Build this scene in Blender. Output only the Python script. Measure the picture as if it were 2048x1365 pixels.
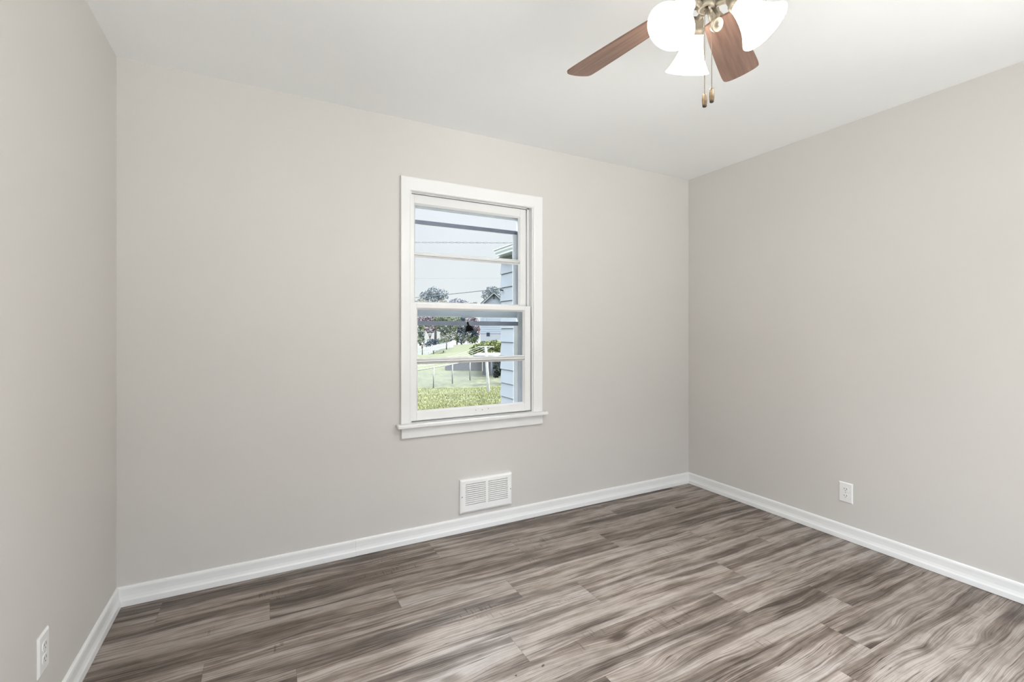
import bpy, bmesh, math, random
from mathutils import Vector, Matrix

SC = bpy.context.scene
COL = SC.collection
for o in list(bpy.data.objects):
    bpy.data.objects.remove(o)

# ------------------------------------------------------------------ camera
FPX = 929.7                       # focal length in pixels of the 2048 wide frame
CAM_Z = 1.22
YAW = math.radians(62.04)         # optical axis measured from +X
AX = Vector((math.cos(YAW), math.sin(YAW), 0))
RT = Vector((math.sin(YAW), -math.cos(YAW), 0))
cam_data = bpy.data.cameras.new('camera')
cam_data.sensor_width = 36.0
cam_data.lens = FPX / 2048 * 36.0
cam_data.shift_y = -20.5 / 2048
cam_data.clip_start = 0.02
cam_data.clip_end = 600
cam = bpy.data.objects.new('camera', cam_data)
cam.location = (0, 0, CAM_Z)
cam.rotation_euler = (math.radians(90), 0, YAW - math.radians(90))
COL.objects.link(cam)
SC.camera = cam

SC.view_settings.view_transform = 'Standard'
SC.view_settings.look = 'None'
SC.view_settings.gamma = 1.0
SC.view_settings.use_curve_mapping = False
SC.view_settings.exposure = 0.0
SC.cycles.max_bounces = 14
SC.cycles.diffuse_bounces = 9
SC.cycles.glossy_bounces = 5
SC.cycles.transmission_bounces = 8
SC.cycles.transparent_max_bounces = 24
SC.cycles.caustics_reflective = False
SC.cycles.caustics_refractive = False
SC.cycles.sample_clamp_indirect = 6.0

# ------------------------------------------------------------------ sky and sun
SKY_MID, SKY_HIGH = (8.6, 9.2, 10.0), (12.5, 13.4, 14.6)
world = bpy.data.worlds.new('sky')
SC.world = world
world.use_nodes = True
wn, wl = world.node_tree.nodes, world.node_tree.links
for n in list(wn):
    wn.remove(n)
wo = wn.new('ShaderNodeOutputWorld')
wb = wn.new('ShaderNodeBackground')
wl.new(wb.outputs[0], wo.inputs[0])
tc = wn.new('ShaderNodeTexCoord')
sx = wn.new('ShaderNodeSeparateXYZ')
wl.new(tc.outputs['Generated'], sx.inputs[0])
ramp = wn.new('ShaderNodeValToRGB')
SKY_GAIN = 15.0
els = ramp.color_ramp.elements
els[0].position = 0.0
els[0].color = (0.60 / SKY_GAIN, 0.62 / SKY_GAIN, 0.60 / SKY_GAIN, 1)
els[1].position = 1.0
els[1].color = tuple(c / SKY_GAIN for c in SKY_HIGH) + (1,)
for p, c in ((0.50, (0.88, 0.90, 0.90)), (0.56, (0.85, 0.89, 0.93)), (0.635, (0.86, 0.91, 0.97)), (0.71, (6.5, 7.0, 7.6)), (0.80, SKY_MID)):
    e = els.new(p)
    e.color = tuple(v / SKY_GAIN for v in c) + (1,)
mm = wn.new('ShaderNodeMath')
mm.operation = 'MULTIPLY_ADD'
mm.inputs[1].default_value = 0.5
mm.inputs[2].default_value = 0.5
wl.new(sx.outputs['Z'], mm.inputs[0])
wl.new(mm.outputs[0], ramp.inputs[0])
cn = wn.new('ShaderNodeTexNoise')
cn.inputs['Scale'].default_value = 4.0
cn.inputs['Detail'].default_value = 3.0
wl.new(tc.outputs['Generated'], cn.inputs['Vector'])
cr = wn.new('ShaderNodeMapRange')
cr.inputs[1].default_value, cr.inputs[2].default_value = 0.3, 0.7
cr.inputs[3].default_value, cr.inputs[4].default_value = SKY_GAIN * 0.97, SKY_GAIN * 1.03
wl.new(cn.outputs[0], cr.inputs[0])
wl.new(ramp.outputs[0], wb.inputs[0])
wl.new(cr.outputs[0], wb.inputs[1])
world.cycles.sampling_method = 'AUTOMATIC'

sun_data = bpy.data.lights.new('sun', 'SUN')
sun_data.energy = 22.0
sun_data.angle = math.radians(0.6)
sun_data.color = (1.0, 0.94, 0.82)
sun = bpy.data.objects.new('sun', sun_data)
sun_dir = (RT * 0.80 + AX * 0.45).normalized() * math.cos(math.radians(38)) + Vector((0, 0, math.sin(math.radians(38))))
sun.rotation_euler = sun_dir.to_track_quat('Z', 'Y').to_euler()
sun.location = (20, 5, 20)
COL.objects.link(sun)


def portal(name, loc, rot, sx_, sy_):
    d = bpy.data.lights.new(name, 'AREA')
    d.shape = 'RECTANGLE'
    d.size, d.size_y = sx_, sy_
    d.cycles.is_portal = True
    o = bpy.data.objects.new(name, d)
    o.location = loc
    o.rotation_euler = rot
    COL.objects.link(o)


# ------------------------------------------------------------------ room measures
XL, XR = -0.58, 3.0
YF, YB = -0.86, 2.63
HC = 2.43
WT = 0.17
portal('window_portal', (1.14, YB + WT + 0.02, 1.36), (math.radians(-90), 0, 0), 0.82, 1.34)
FW = (-0.35, 2.80, 0.06, 2.30)      # opening of the window added behind the camera for daylight
RWIN = (-0.72, 0.50, 0.55, 2.15)    # opening of an unseen window added in the right wall for light
portal('window_portal', (XR + WT + 0.02, (RWIN[0] + RWIN[1]) / 2, (RWIN[2] + RWIN[3]) / 2), (0, math.radians(90), 0), RWIN[3] - RWIN[2], RWIN[1] - RWIN[0])
LWIN = (-0.72, 0.70, 0.60, 2.15)    # opening of an unseen window added in the left wall for light
portal('window_portal', (XL - WT - 0.02, (LWIN[0] + LWIN[1]) / 2, (LWIN[2] + LWIN[3]) / 2), (0, math.radians(-90), 0), LWIN[3] - LWIN[2], LWIN[1] - LWIN[0])
portal('window_portal', ((FW[0] + FW[1]) / 2, YF - WT - 0.02, (FW[2] + FW[3]) / 2), (math.radians(90), 0, 0), FW[1] - FW[0], FW[3] - FW[2])

LAMP_IN, LAMP_OUT = 170.0, 12.0      # what the lit glass shades give off, inside and outside


# ------------------------------------------------------------------ helpers
def CW(d, l, z):
    """camera-levelled coordinates (depth, sideways, height) of the plan -> world"""
    v = AX * d + RT * l
    return Vector((v.x, v.y, z))


def PX(x, y, d):
    v = AX * d + RT * (d * (x - 1024) / FPX)
    return Vector((v.x, v.y, CAM_Z + (662 - y) / FPX * d))


class MB:
    def __init__(self):
        self.bm = bmesh.new()
        self.mi = 0

    def face(self, pts):
        vs = [self.bm.verts.new(p) for p in pts]
        f = self.bm.faces.new(vs)
        f.material_index = self.mi
        return f

    def box(self, x0, x1, y0, y1, z0, z1, M=None, bev=0.0):
        r = bmesh.ops.create_cube(self.bm, size=1.0)
        vs = r['verts']
        for v in vs:
            v.co = Vector((x0 + (v.co.x + .5) * (x1 - x0), y0 + (v.co.y + .5) * (y1 - y0), z0 + (v.co.z + .5) * (z1 - z0)))
        if bev > 0:
            es = list({e for v in vs for e in v.link_edges})
            b = bmesh.ops.bevel(self.bm, geom=es, offset=bev, segments=2, affect='EDGES', profile=0.5)
            vs = list({v for f in b['faces'] for v in f.verts} | {v for v in vs if v.is_valid})
        fs = {f for v in vs for f in v.link_faces}
        for f in fs:
            f.material_index = self.mi
        if M is not None:
            for v in vs:
                v.co = M @ v.co
        return vs

    def lathe(self, prof, n=24, M=None, cap0=False, cap1=False):
        """prof: list of (radius, z) around z"""
        rings = []
        for r, z in prof:
            ring = []
            for k in range(n):
                a = 2 * math.pi * k / n
                p = Vector((r * math.cos(a), r * math.sin(a), z))
                ring.append(self.bm.verts.new(M @ p if M is not None else p))
            rings.append(ring)
        for a, b in zip(rings, rings[1:]):
            for k in range(n):
                f = self.bm.faces.new((a[k], a[(k + 1) % n], b[(k + 1) % n], b[k]))
                f.material_index = self.mi
                f.smooth = True
        if cap0:
            f = self.bm.faces.new(list(reversed(rings[0])))
            f.material_index = self.mi
        if cap1:
            f = self.bm.faces.new(rings[-1])
            f.material_index = self.mi
        return rings

    def tube(self, pts, r, n=8, caps=True):
        pts = [Vector(p) for p in pts]
        rr = r if isinstance(r, (list, tuple)) else [r] * len(pts)
        rings = []
        up = None
        for i, p in enumerate(pts):
            t = (pts[min(i + 1, len(pts) - 1)] - pts[max(i - 1, 0)]).normalized()
            if up is None:
                up = Vector((0, 0, 1)) if abs(t.z) < .9 else Vector((1, 0, 0))
            s = t.cross(up).normalized()
            up = s.cross(t).normalized()
            rings.append([self.bm.verts.new(p + (s * math.cos(2 * math.pi * k / n) + up * math.sin(2 * math.pi * k / n)) * rr[i]) for k in range(n)])
        for a, b in zip(rings, rings[1:]):
            for k in range(n):
                f = self.bm.faces.new((a[k], a[(k + 1) % n], b[(k + 1) % n], b[k]))
                f.material_index = self.mi
                f.smooth = n > 5
        if caps:
            for ring in (rings[0], rings[-1]):
                f = self.bm.faces.new(ring)
                f.material_index = self.mi

    def extrude(self, poly, along):
        """closed polygon (list of Vector) swept by the vector along"""
        a = [self.bm.verts.new(p) for p in poly]
        b = [self.bm.verts.new(Vector(p) + along) for p in poly]
        n = len(a)
        for k in range(n):
            f = self.bm.faces.new((a[k], a[(k + 1) % n], b[(k + 1) % n], b[k]))
            f.material_index = self.mi
        for ring in (a, b):
            f = self.bm.faces.new(ring)
            f.material_index = self.mi

    def build(self, name, mats, parent=None, kind=None, smooth=False):
        bmesh.ops.recalc_face_normals(self.bm, faces=self.bm.faces[:])
        me = bpy.data.meshes.new(name)
        self.bm.to_mesh(me)
        self.bm.free()
        if not isinstance(mats, (list, tuple)):
            mats = [mats]
        for m in mats:
            me.materials.append(m)
        if smooth:
            for p in me.polygons:
                p.use_smooth = True
        o = bpy.data.objects.new(name, me)
        COL.objects.link(o)
        if parent is not None:
            o.parent = parent
            o.matrix_parent_inverse = world_of(parent).inverted()
        if kind:
            o['kind'] = kind
        return o


def world_of(o):
    m = Matrix.LocRotScale(o.location, o.rotation_euler, o.scale)
    if o.parent is not None:
        m = world_of(o.parent) @ o.matrix_parent_inverse @ m
    return m


def tag(o, label=None, cat=None, group=None, kind=None):
    if label:
        o['label'] = label
    if cat:
        o['category'] = cat
    if group:
        o['group'] = group
    if kind:
        o['kind'] = kind
    return o


def thing(name, label, cat, loc=(0, 0, 0), group=None, kind=None):
    o = bpy.data.objects.new(name, None)
    o.empty_display_size = 0.1
    o.location = loc
    COL.objects.link(o)
    return tag(o, label, cat, group, kind)


# ------------------------------------------------------------------ materials
def newmat(name):
    m = bpy.data.materials.new(name)
    m.use_nodes = True
    nt = m.node_tree
    b = nt.nodes['Principled BSDF']
    return m, nt, b


def N(nt, typ, **kw):
    n = nt.nodes.new(typ)
    for k, v in kw.items():
        setattr(n, k, v)
    return n


def math_(nt, op, a, b=None, c=None, clamp=False):
    n = nt.nodes.new('ShaderNodeMath')
    n.operation = op
    n.use_clamp = clamp
    for i, v in enumerate((a, b, c)):
        if v is None:
            continue
        if isinstance(v, (int, float)):
            n.inputs[i].default_value = v
        else:
            nt.links.new(v, n.inputs[i])
    return n.outputs[0]


def simple(name, col, rough=0.5, metal=0.0, spec=0.5, var=0.06, scale=8.0, bump=0.0, bscale=200.0):
    m, nt, b = newmat(name)
    tcn = N(nt, 'ShaderNodeTexCoord')
    nz = N(nt, 'ShaderNodeTexNoise')
    nz.inputs['Scale'].default_value = scale
    nz.inputs['Detail'].default_value = 4
    nt.links.new(tcn.outputs['Object'], nz.inputs['Vector'])
    mr = N(nt, 'ShaderNodeMapRange')
    mr.inputs[1].default_value, mr.inputs[2].default_value = 0.3, 0.7
    mr.inputs[3].default_value, mr.inputs[4].default_value = 1 - var, 1 + var
    nt.links.new(nz.outputs[0], mr.inputs[0])
    vm = N(nt, 'ShaderNodeVectorMath', operation='SCALE')
    vm.inputs[0].default_value = col
    nt.links.new(mr.outputs[0], vm.inputs['Scale'])
    nt.links.new(vm.outputs[0], b.inputs['Base Color'])
    b.inputs['Roughness'].default_value = rough
    b.inputs['Metallic'].default_value = metal
    b.inputs['Specular IOR Level'].default_value = spec
    if bump > 0:
        n2 = N(nt, 'ShaderNodeTexNoise')
        n2.inputs['Scale'].default_value = bscale
        n2.inputs['Detail'].default_value = 2
        nt.links.new(tcn.outputs['Object'], n2.inputs['Vector'])
        bp = N(nt, 'ShaderNodeBump')
        bp.inputs['Strength'].default_value = bump
        bp.inputs['Distance'].default_value = 0.002
        nt.links.new(n2.outputs[0], bp.inputs['Height'])
        nt.links.new(bp.outputs[0], b.inputs['Normal'])
    return m


def leafmat(name, dark, light, scale, lo=0.35, hi=0.65):
    m, nt, b = newmat(name)
    tcn = N(nt, 'ShaderNodeTexCoord')
    nz = N(nt, 'ShaderNodeTexNoise')
    nz.inputs['Scale'].default_value = scale
    nz.inputs['Detail'].default_value = 3
    nt.links.new(tcn.outputs['Object'], nz.inputs['Vector'])
    r = N(nt, 'ShaderNodeValToRGB')
    r.color_ramp.elements[0].position, r.color_ramp.elements[1].position = lo, hi
    r.color_ramp.elements[0].color = (*dark, 1)
    r.color_ramp.elements[1].color = (*light, 1)
    nt.links.new(nz.outputs[0], r.inputs[0])
    nt.links.new(r.outputs[0], b.inputs['Base Color'])
    b.inputs['Roughness'].default_value = 0.7
    b.inputs['Specular IOR Level'].default_value = 0.2
    return m


def glassmat(name):
    m = bpy.data.materials.new(name)
    m.use_nodes = True
    nt = m.node_tree
    for n in list(nt.nodes):
        nt.nodes.remove(n)
    out = N(nt, 'ShaderNodeOutputMaterial')
    mix = N(nt, 'ShaderNodeMixShader')
    tr = N(nt, 'ShaderNodeBsdfTransparent')
    tr.inputs[0].default_value = (0.985, 0.992, 0.99, 1)
    gl = N(nt, 'ShaderNodeBsdfGlossy')
    gl.inputs['Roughness'].default_value = 0.02
    fr = N(nt, 'ShaderNodeFresnel')
    fr.inputs[0].default_value = 1.13
    nt.links.new(fr.outputs[0], mix.inputs[0])
    nt.links.new(tr.outputs[0], mix.inputs[1])
    nt.links.new(gl.outputs[0], mix.inputs[2])
    nt.links.new(mix.outputs[0], out.inputs[0])
    return m


def lampmat(name, strength, col):
    m, nt, b = newmat(name)
    b.inputs['Base Color'].default_value = (0.9, 0.88, 0.84, 1)
    b.inputs['Roughness'].default_value = 0.35
    b.inputs['Emission Color'].default_value = (*col, 1)
    b.inputs['Emission Strength'].default_value = strength
    return m


def floormat():
    m, nt, b = newmat('vinyl_plank')
    L = nt.links.new
    uv = N(nt, 'ShaderNodeUVMap')
    uv.uv_map = 'UVMap'
    s = N(nt, 'ShaderNodeSeparateXYZ')
    L(uv.outputs[0], s.inputs[0])
    u, v = s.outputs[0], s.outputs[1]
    at = N(nt, 'ShaderNodeAttribute')
    at.attribute_name = 'plank'
    sa = N(nt, 'ShaderNodeSeparateColor')
    L(at.outputs['Color'], sa.inputs[0])
    r1, r2, r3 = sa.outputs[0], sa.outputs[1], sa.outputs[2]
    uo = math_(nt, 'MULTIPLY_ADD', r1, 43.0, u)
    vo = math_(nt, 'MULTIPLY_ADD', r2, 17.0, v)

    def noise(us, vs, uu, vv, detail=3.0, rough=0.55, z=None, zmul=9.0, dist=0.0):
        c = N(nt, 'ShaderNodeCombineXYZ')
        L(math_(nt, 'MULTIPLY', uu, us), c.inputs[0])
        L(math_(nt, 'MULTIPLY', vv, vs), c.inputs[1])
        if z is not None:
            L(math_(nt, 'MULTIPLY', z, zmul), c.inputs[2])
        t = N(nt, 'ShaderNodeTexNoise')
        t.inputs['Scale'].default_value = 1.0
        t.inputs['Detail'].default_value = detail
        t.inputs['Roughness'].default_value = rough
        t.inputs['Distortion'].default_value = dist
        L(c.outputs[0], t.inputs['Vector'])
        return t.outputs[0]

    # knots: voronoi cells, only some of them, the grain bends round them
    kc = N(nt, 'ShaderNodeCombineXYZ')
    L(math_(nt, 'MULTIPLY', uo, 1.7), kc.inputs[0])
    L(math_(nt, 'MULTIPLY', vo, 4.6), kc.inputs[1])
    L(math_(nt, 'MULTIPLY', r3, 7.0), kc.inputs[2])
    vor = N(nt, 'ShaderNodeTexVoronoi')
    vor.inputs['Scale'].default_value = 1.0
    L(kc.outputs[0], vor.inputs['Vector'])
    kd = vor.outputs['Distance']
    kfall = math_(nt, 'POWER', math_(nt, 'SUBTRACT', 1.0, math_(nt, 'MULTIPLY', kd, 1.9, clamp=True), clamp=True), 2.0)

    w1 = noise(1.7, 5.0, uo, vo, 3.0, 0.5, r3)
    w2 = noise(5.0, 17.0, uo, vo, 2.0, 0.5, r3)
    vw = math_(nt, 'MULTIPLY_ADD', math_(nt, 'SUBTRACT', w1, 0.5), 0.060, vo)
    vw = math_(nt, 'MULTIPLY_ADD', math_(nt, 'SUBTRACT', w2, 0.5), 0.007, vw)
    vw = math_(nt, 'MULTIPLY_ADD', kfall, 0.035, vw)

    streak = noise(1.15, 17.0, uo, vw, 5.0, 0.55, r3)          # broad dark and light streaks
    streak2 = noise(2.0, 55.0, uo, vw, 4.0, 0.6, r1)
    grain = noise(1.8, 150.0, uo, vw, 2.0, 0.55, r2)
    fine = noise(3.0, 420.0, uo, vw, 2.0, 0.5, r2)
    lines = noise(1.1, 120.0, uo, vw, 1.0, 0.5, r1)
    mott = noise(9.0, 22.0, uo, vo, 4.0, 0.6, r2)

    def rng(x, a, b_, c=0.0, d=1.0):
        t = N(nt, 'ShaderNodeMapRange')
        t.interpolation_type = 'SMOOTHSTEP'
        L(x, t.inputs[0])
        for i, q in enumerate((a, b_, c, d)):
            t.inputs[i + 1].default_value = q
        return t.outputs[0]

    d = math_(nt, 'MULTIPLY', rng(streak, 0.43, 0.62), 0.52)
    d = math_(nt, 'MULTIPLY_ADD', rng(streak2, 0.46, 0.62), 0.17, d)
    d = math_(nt, 'MULTIPLY_ADD', rng(grain, 0.48, 0.60), 0.18, d)
    d = math_(nt, 'MULTIPLY_ADD', rng(fine, 0.47, 0.60), 0.20, d)
    d = math_(nt, 'MULTIPLY_ADD', rng(mott, 0.35, 0.68), 0.17, d)
    d = math_(nt, 'MULTIPLY_ADD', math_(nt, 'SUBTRACT', r1, 0.5), 0.16, d)
    la = math_(nt, 'ABSOLUTE', math_(nt, 'SUBTRACT', lines, 0.5))
    patch = noise(1.4, 9.0, uo, vo, 2.0, 0.5, r2, 21.0)
    crack = math_(nt, 'MULTIPLY', rng(la, 0.0, 0.012, 1.0, 0.0), rng(patch, 0.42, 0.58))
    d = math_(nt, 'MULTIPLY_ADD', crack, 0.70, d)
    kcore = rng(kd, 0.03, 0.13, 1.0, 0.0)
    knoty = math_(nt, 'MULTIPLY', kcore, rng(patch, 0.40, 0.5))
    d = math_(nt, 'MULTIPLY_ADD', knoty, 0.55, d)
    # saw marks across the plank in a few patches
    saw = noise(130.0, 13.0, uo, vo, 1.0, 0.5, r3)
    sawp = noise(2.6, 8.0, uo, vo, 2.0, 0.5, r1, 33.0)
    sawm = math_(nt, 'MULTIPLY', rng(saw, 0.58, 0.68), rng(sawp, 0.62, 0.70))
    d = math_(nt, 'MULTIPLY_ADD', sawm, 0.26, d)
    cr_ = N(nt, 'ShaderNodeValToRGB')
    e = cr_.color_ramp.elements
    e[0].position, e[1].position = 0.02, 1.0
    e[0].color = (*FLOOR_LIGHT, 1)
    e[1].color = (*FLOOR_DARK, 1)
    k = e.new(0.45)
    k.color = (*FLOOR_MID, 1)
    L(d, cr_.inputs[0])
    # greyer and browner patches within a plank
    hue = noise(1.1, 7.0, uo, vw, 2.0, 0.5, r3, 51.0)
    hm = N(nt, 'ShaderNodeMix', data_type='RGBA', blend_type='MULTIPLY')
    hm.inputs[0].default_value = 1.0
    hr = N(nt, 'ShaderNodeValToRGB')
    hr.color_ramp.elements[0].position, hr.color_ramp.elements[1].position = 0.35, 0.65
    hr.color_ramp.elements[0].color = (0.985, 0.995, 1.015, 1)
    hr.color_ramp.elements[1].color = (1.02, 0.99, 0.975, 1)
    L(hue, hr.inputs[0])
    L(cr_.outputs[0], hm.inputs[6])
    L(hr.outputs[0], hm.inputs[7])
    # seams
    vin = math_(nt, 'MINIMUM', v, math_(nt, 'SUBTRACT', PW, v))
    uin = math_(nt, 'MINIMUM', u, math_(nt, 'SUBTRACT', PL, u))
    seam = math_(nt, 'MINIMUM', vin, uin)
    sm = rng(seam, 0.0003, 0.0012, 0.62, 1.0)
    mul = N(nt, 'ShaderNodeVectorMath', operation='SCALE')
    L(hm.outputs[2], mul.inputs[0])
    L(sm, mul.inputs['Scale'])
    L(mul.outputs[0], b.inputs['Base Color'])
    L(rng(d, 0.1, 0.9, 0.40, 0.52), b.inputs['Roughness'])
    b.inputs['Specular IOR Level'].default_value = 0.5
    bp = N(nt, 'ShaderNodeBump')
    bp.inputs['Strength'].default_value = 0.25
    bp.inputs['Distance'].default_value = 0.0008
    h = math_(nt, 'MULTIPLY_ADD', d, -1.0, math_(nt, 'MULTIPLY', sm, 1.2))
    L(h, bp.inputs['Height'])
    L(bp.outputs[0], b.inputs['Normal'])
    return m


def woodmat(name, dark, light, axis_scale=(3, 60, 60), rough=0.35):
    m, nt, b = newmat(name)
    uv = N(nt, 'ShaderNodeUVMap')
    uv.uv_map = 'UVMap'
    mp = N(nt, 'ShaderNodeMapping')
    mp.inputs['Scale'].default_value = axis_scale
    nt.links.new(uv.outputs[0], mp.inputs[0])
    nz = N(nt, 'ShaderNodeTexNoise')
    nz.inputs['Scale'].default_value = 1.0
    nz.inputs['Detail'].default_value = 5
    nt.links.new(mp.outputs[0], nz.inputs['Vector'])
    r = N(nt, 'ShaderNodeValToRGB')
    r.color_ramp.elements[0].position, r.color_ramp.elements[1].position = 0.3, 0.7
    r.color_ramp.elements[0].color = (*dark, 1)
    r.color_ramp.elements[1].color = (*light, 1)
    nt.links.new(nz.outputs[0], r.inputs[0])
    nt.links.new(r.outputs[0], b.inputs['Base Color'])
    b.inputs['Roughness'].default_value = rough
    return m


FLOOR_LIGHT, FLOOR_MID, FLOOR_DARK = (0.370, 0.325, 0.290), (0.192, 0.155, 0.128), (0.046, 0.032, 0.023)
PW, PL = 0.1835, 1.237
M = {}
M['wall'] = simple('greige_wall_paint', (0.612, 0.591, 0.565), 0.6, spec=0.3, var=0.012, scale=1.5, bump=0.06, bscale=260)
M['ceiling'] = simple('ceiling_paint', (0.84, 0.848, 0.852), 0.75, spec=0.2, var=0.012, scale=1.2, bump=0.08, bscale=180)
M['trim'] = simple('white_trim_paint', (0.76, 0.76, 0.755), 0.35, var=0.015, scale=6, bump=0.03, bscale=120)
M['floor'] = floormat()
M['glass'] = glassmat('window_glass')
M['alu'] = simple('storm_window_metal', (0.74, 0.77, 0.82), 0.5, metal=0.0, var=0.08, scale=14)
M['alu_mid'] = simple('storm_meeting_rail_metal', (0.36, 0.41, 0.46), 0.5, var=0.06)  # darker copy of the frame metal, backlit tone in the colour
M['alu_backlit'] = simple('backlit_rail_metal', (0.17, 0.19, 0.25), 0.45, metal=0.2, var=0.15, scale=10)  # backlit shade of the rails put into the metal colour
M['black'] = simple('black_plastic', (0.003, 0.003, 0.003), 0.8, spec=0.1)
M['wire'] = simple('bright_wire', (0.7, 0.7, 0.72), 0.25, metal=1.0)
M['plastic'] = simple('white_plastic', (0.80, 0.80, 0.79), 0.35, var=0.01)
M['slot'] = simple('dark_slot', (0.06, 0.055, 0.05), 0.7)
M['slot_grey'] = simple('grey_slot', (0.16, 0.155, 0.15), 0.7)
M['vent'] = simple('white_enamel', (0.84, 0.84, 0.83), 0.4, var=0.01)
M['brass'] = simple('brushed_pewter_brass', (0.20, 0.172, 0.13), 0.5, metal=0.45, var=0.06, scale=20)
M['bead'] = simple('bead_chain_metal', (0.11, 0.085, 0.06), 0.45, metal=0.6)
M['fob'] = simple('bronze_fob', (0.12, 0.082, 0.045), 0.4, metal=0.4, var=0.5, scale=90)
M['fob_cap'] = simple('dark_bronze', (0.05, 0.035, 0.025), 0.4, metal=0.5)
M['blade'] = woodmat('walnut_blade', (0.15, 0.085, 0.062), (0.27, 0.165, 0.125), (4, 70, 1), 0.38)
M['shade_out'] = lampmat('lit_frosted_glass', LAMP_OUT, (1.0, 0.965, 0.90))
M['shade_in'] = lampmat('lit_shade_inside', LAMP_IN, (1.0, 0.96, 0.90))
M['bulb'] = lampmat('lit_bulb', LAMP_IN * 1.4, (1.0, 0.96, 0.90))


# ------------------------------------------------------------------ room shell
def slab(name, boxes, mat, kind='structure'):
    m = MB()
    for b in boxes:
        m.box(*b)
    o = m.build(name, mat, kind=kind)
    return o


def holed(x0, x1, z0, z1, hole, y0, y1):
    a, b_, c, d = hole
    return [(x0, a, y0, y1, z0, z1), (b_, x1, y0, y1, z0, z1), (a, b_, y0, y1, z0, c), (a, b_, y0, y1, d, z1)]


W1 = (0.722, 1.560, 0.675, 2.045)          # rough opening of the window in view
tag(slab('wall_back', holed(XL - WT, XR + WT, 0, HC, W1, YB, YB + WT), M['wall']), 'greige wall with the window and the floor register', 'wall')
tag(slab('wall_front', holed(XL - WT, XR + WT, 0, HC, FW, YF - WT, YF), M['wall']), 'greige wall behind the camera', 'wall')
tag(slab('wall_left', [(XL - WT, XL, b_[0], b_[1], b_[4], b_[5]) for b_ in holed(YF, YB, 0, HC, LWIN, 0, 0)], M['wall']), 'greige wall along the left edge with an outlet low down', 'wall')
tag(slab('wall_right', [(XR, XR + WT, b_[0], b_[1], b_[4], b_[5]) for b_ in holed(YF, YB, 0, HC, RWIN, 0, 0)], M['wall']), 'greige wall on the right with a single outlet above the baseboard', 'wall')
tag(slab('ceiling', [(XL - WT, XR + WT, YF - WT, YB + WT, HC, HC + 0.12)], M['ceiling']), 'flat white ceiling the fan hangs from', 'ceiling')

# floor: one mesh, a face per plank, end joints where the photo shows them
fm = bmesh.new()
fm.faces.layers.int.new('row')
uvl = fm.loops.layers.uv.new('UVMap')
cl = fm.loops.layers.float_color.new('plank')
joint = {0: 0.31, 1: 0.83, 2: 0.018, 3: 0.53, 4: 1.04, 5: 0.098, 6: 0.861, 7: 0.605, 8: 1.06, 9: 0.81, 10: 0.583}
rnd = random.Random(11)
row_top = 2.58 + PW
r = 0
while row_top > YF:
    y1, y0 = row_top, row_top - PW
    j = joint.get(r, rnd.random() * PL)
    x = j - math.ceil((j - XL) / PL) * PL
    while x < XR:
        c = (rnd.random(), rnd.random(), rnd.random(), 1)
        xa, xb = max(x, XL), min(x + PL, XR)
        ya, yb = max(y0, YF), min(y1, YB)
        if xb - xa > 1e-4 and yb - ya > 1e-4:
            f = fm.faces.new([fm.verts.new(p) for p in ((xa, ya, 0), (xb, ya, 0), (xb, yb, 0), (xa, yb, 0))])
            for lp, (px_, py_) in zip(f.loops, ((xa, ya), (xb, ya), (xb, yb), (xa, yb))):
                lp[uvl].uv = (px_ - x, py_ - y0)
                lp[cl] = c
        x += PL
    row_top -= PW
    r += 1
top_faces = fm.faces[:]
me = bpy.data.meshes.new('floor')
# the body of the floor below the planks
bb = [(XL - WT, YF - WT), (XR + WT, YF - WT), (XR + WT, YB + WT), (XL - WT, YB + WT)]
lo = [fm.verts.new((x_, y_, -0.15)) for x_, y_ in bb]
hi = [fm.verts.new((x_, y_, -0.001)) for x_, y_ in bb]
fm.faces.new(list(reversed(lo)))
fm.faces.new(hi)
for k in range(4):
    fm.faces.new((lo[k], lo[(k + 1) % 4], hi[(k + 1) % 4], hi[k]))
fm.to_mesh(me)
fm.free()
me.materials.append(M['floor'])
fo = bpy.data.objects.new('floor', me)
COL.objects.link(fo)
tag(fo, 'grey brown wood look vinyl plank floor', 'floor', kind='structure')

# baseboards
BP = [(0, 0), (0.020, 0), (0.0195, 0.012), (0.0185, 0.024), (0.0150, 0.032), (0.0118, 0.044), (0.0105, 0.058), (0.0098, 0.072), (0.0080, 0.079), (0.0045, 0.083), (0, 0.084)]


def baseboard(name, label, a, b_, inward, gaps=()):
    """runs from a to b along the wall line; inward: unit vector into the room"""
    m = MB()
    a, b_ = Vector((*a, 0)), Vector((*b_, 0))
    d = (b_ - a).normalized()
    cuts = [0.0] + sorted(gaps) + [(b_ - a).length]
    for i in range(len(cuts) - 1):
        s0 = cuts[i] + (0.0003 if i else 0)
        s1 = cuts[i + 1] - (0.0003 if i < len(cuts) - 2 else 0)
        lift = 0.0026 if (gaps and i == 1) else 0.0018
        poly = [a + d * s0 + Vector((*inward, 0)) * o_ + Vector((0, 0, z_ + lift)) for o_, z_ in BP]
        m.extrude(poly, d * (s1 - s0))
    return tag(m.build(name, M['trim'], kind='structure'), label, 'baseboard')


baseboard('baseboard_back', 'white baseboard under the window, with a butt joint left of the register', (XL, YB), (XR, YB), (0, -1), gaps=(0.433 - XL,))
baseboard('baseboard_left', 'white baseboard along the left wall', (XL, YF), (XL, YB), (1, 0))
baseboard('baseboard_right', 'white baseboard along the right wall under its outlet', (XR, YF), (XR, YB), (-1, 0))
baseboard('baseboard_front', 'white baseboard behind the camera', (XL, YF), (XR, YF), (0, 1))


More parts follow.
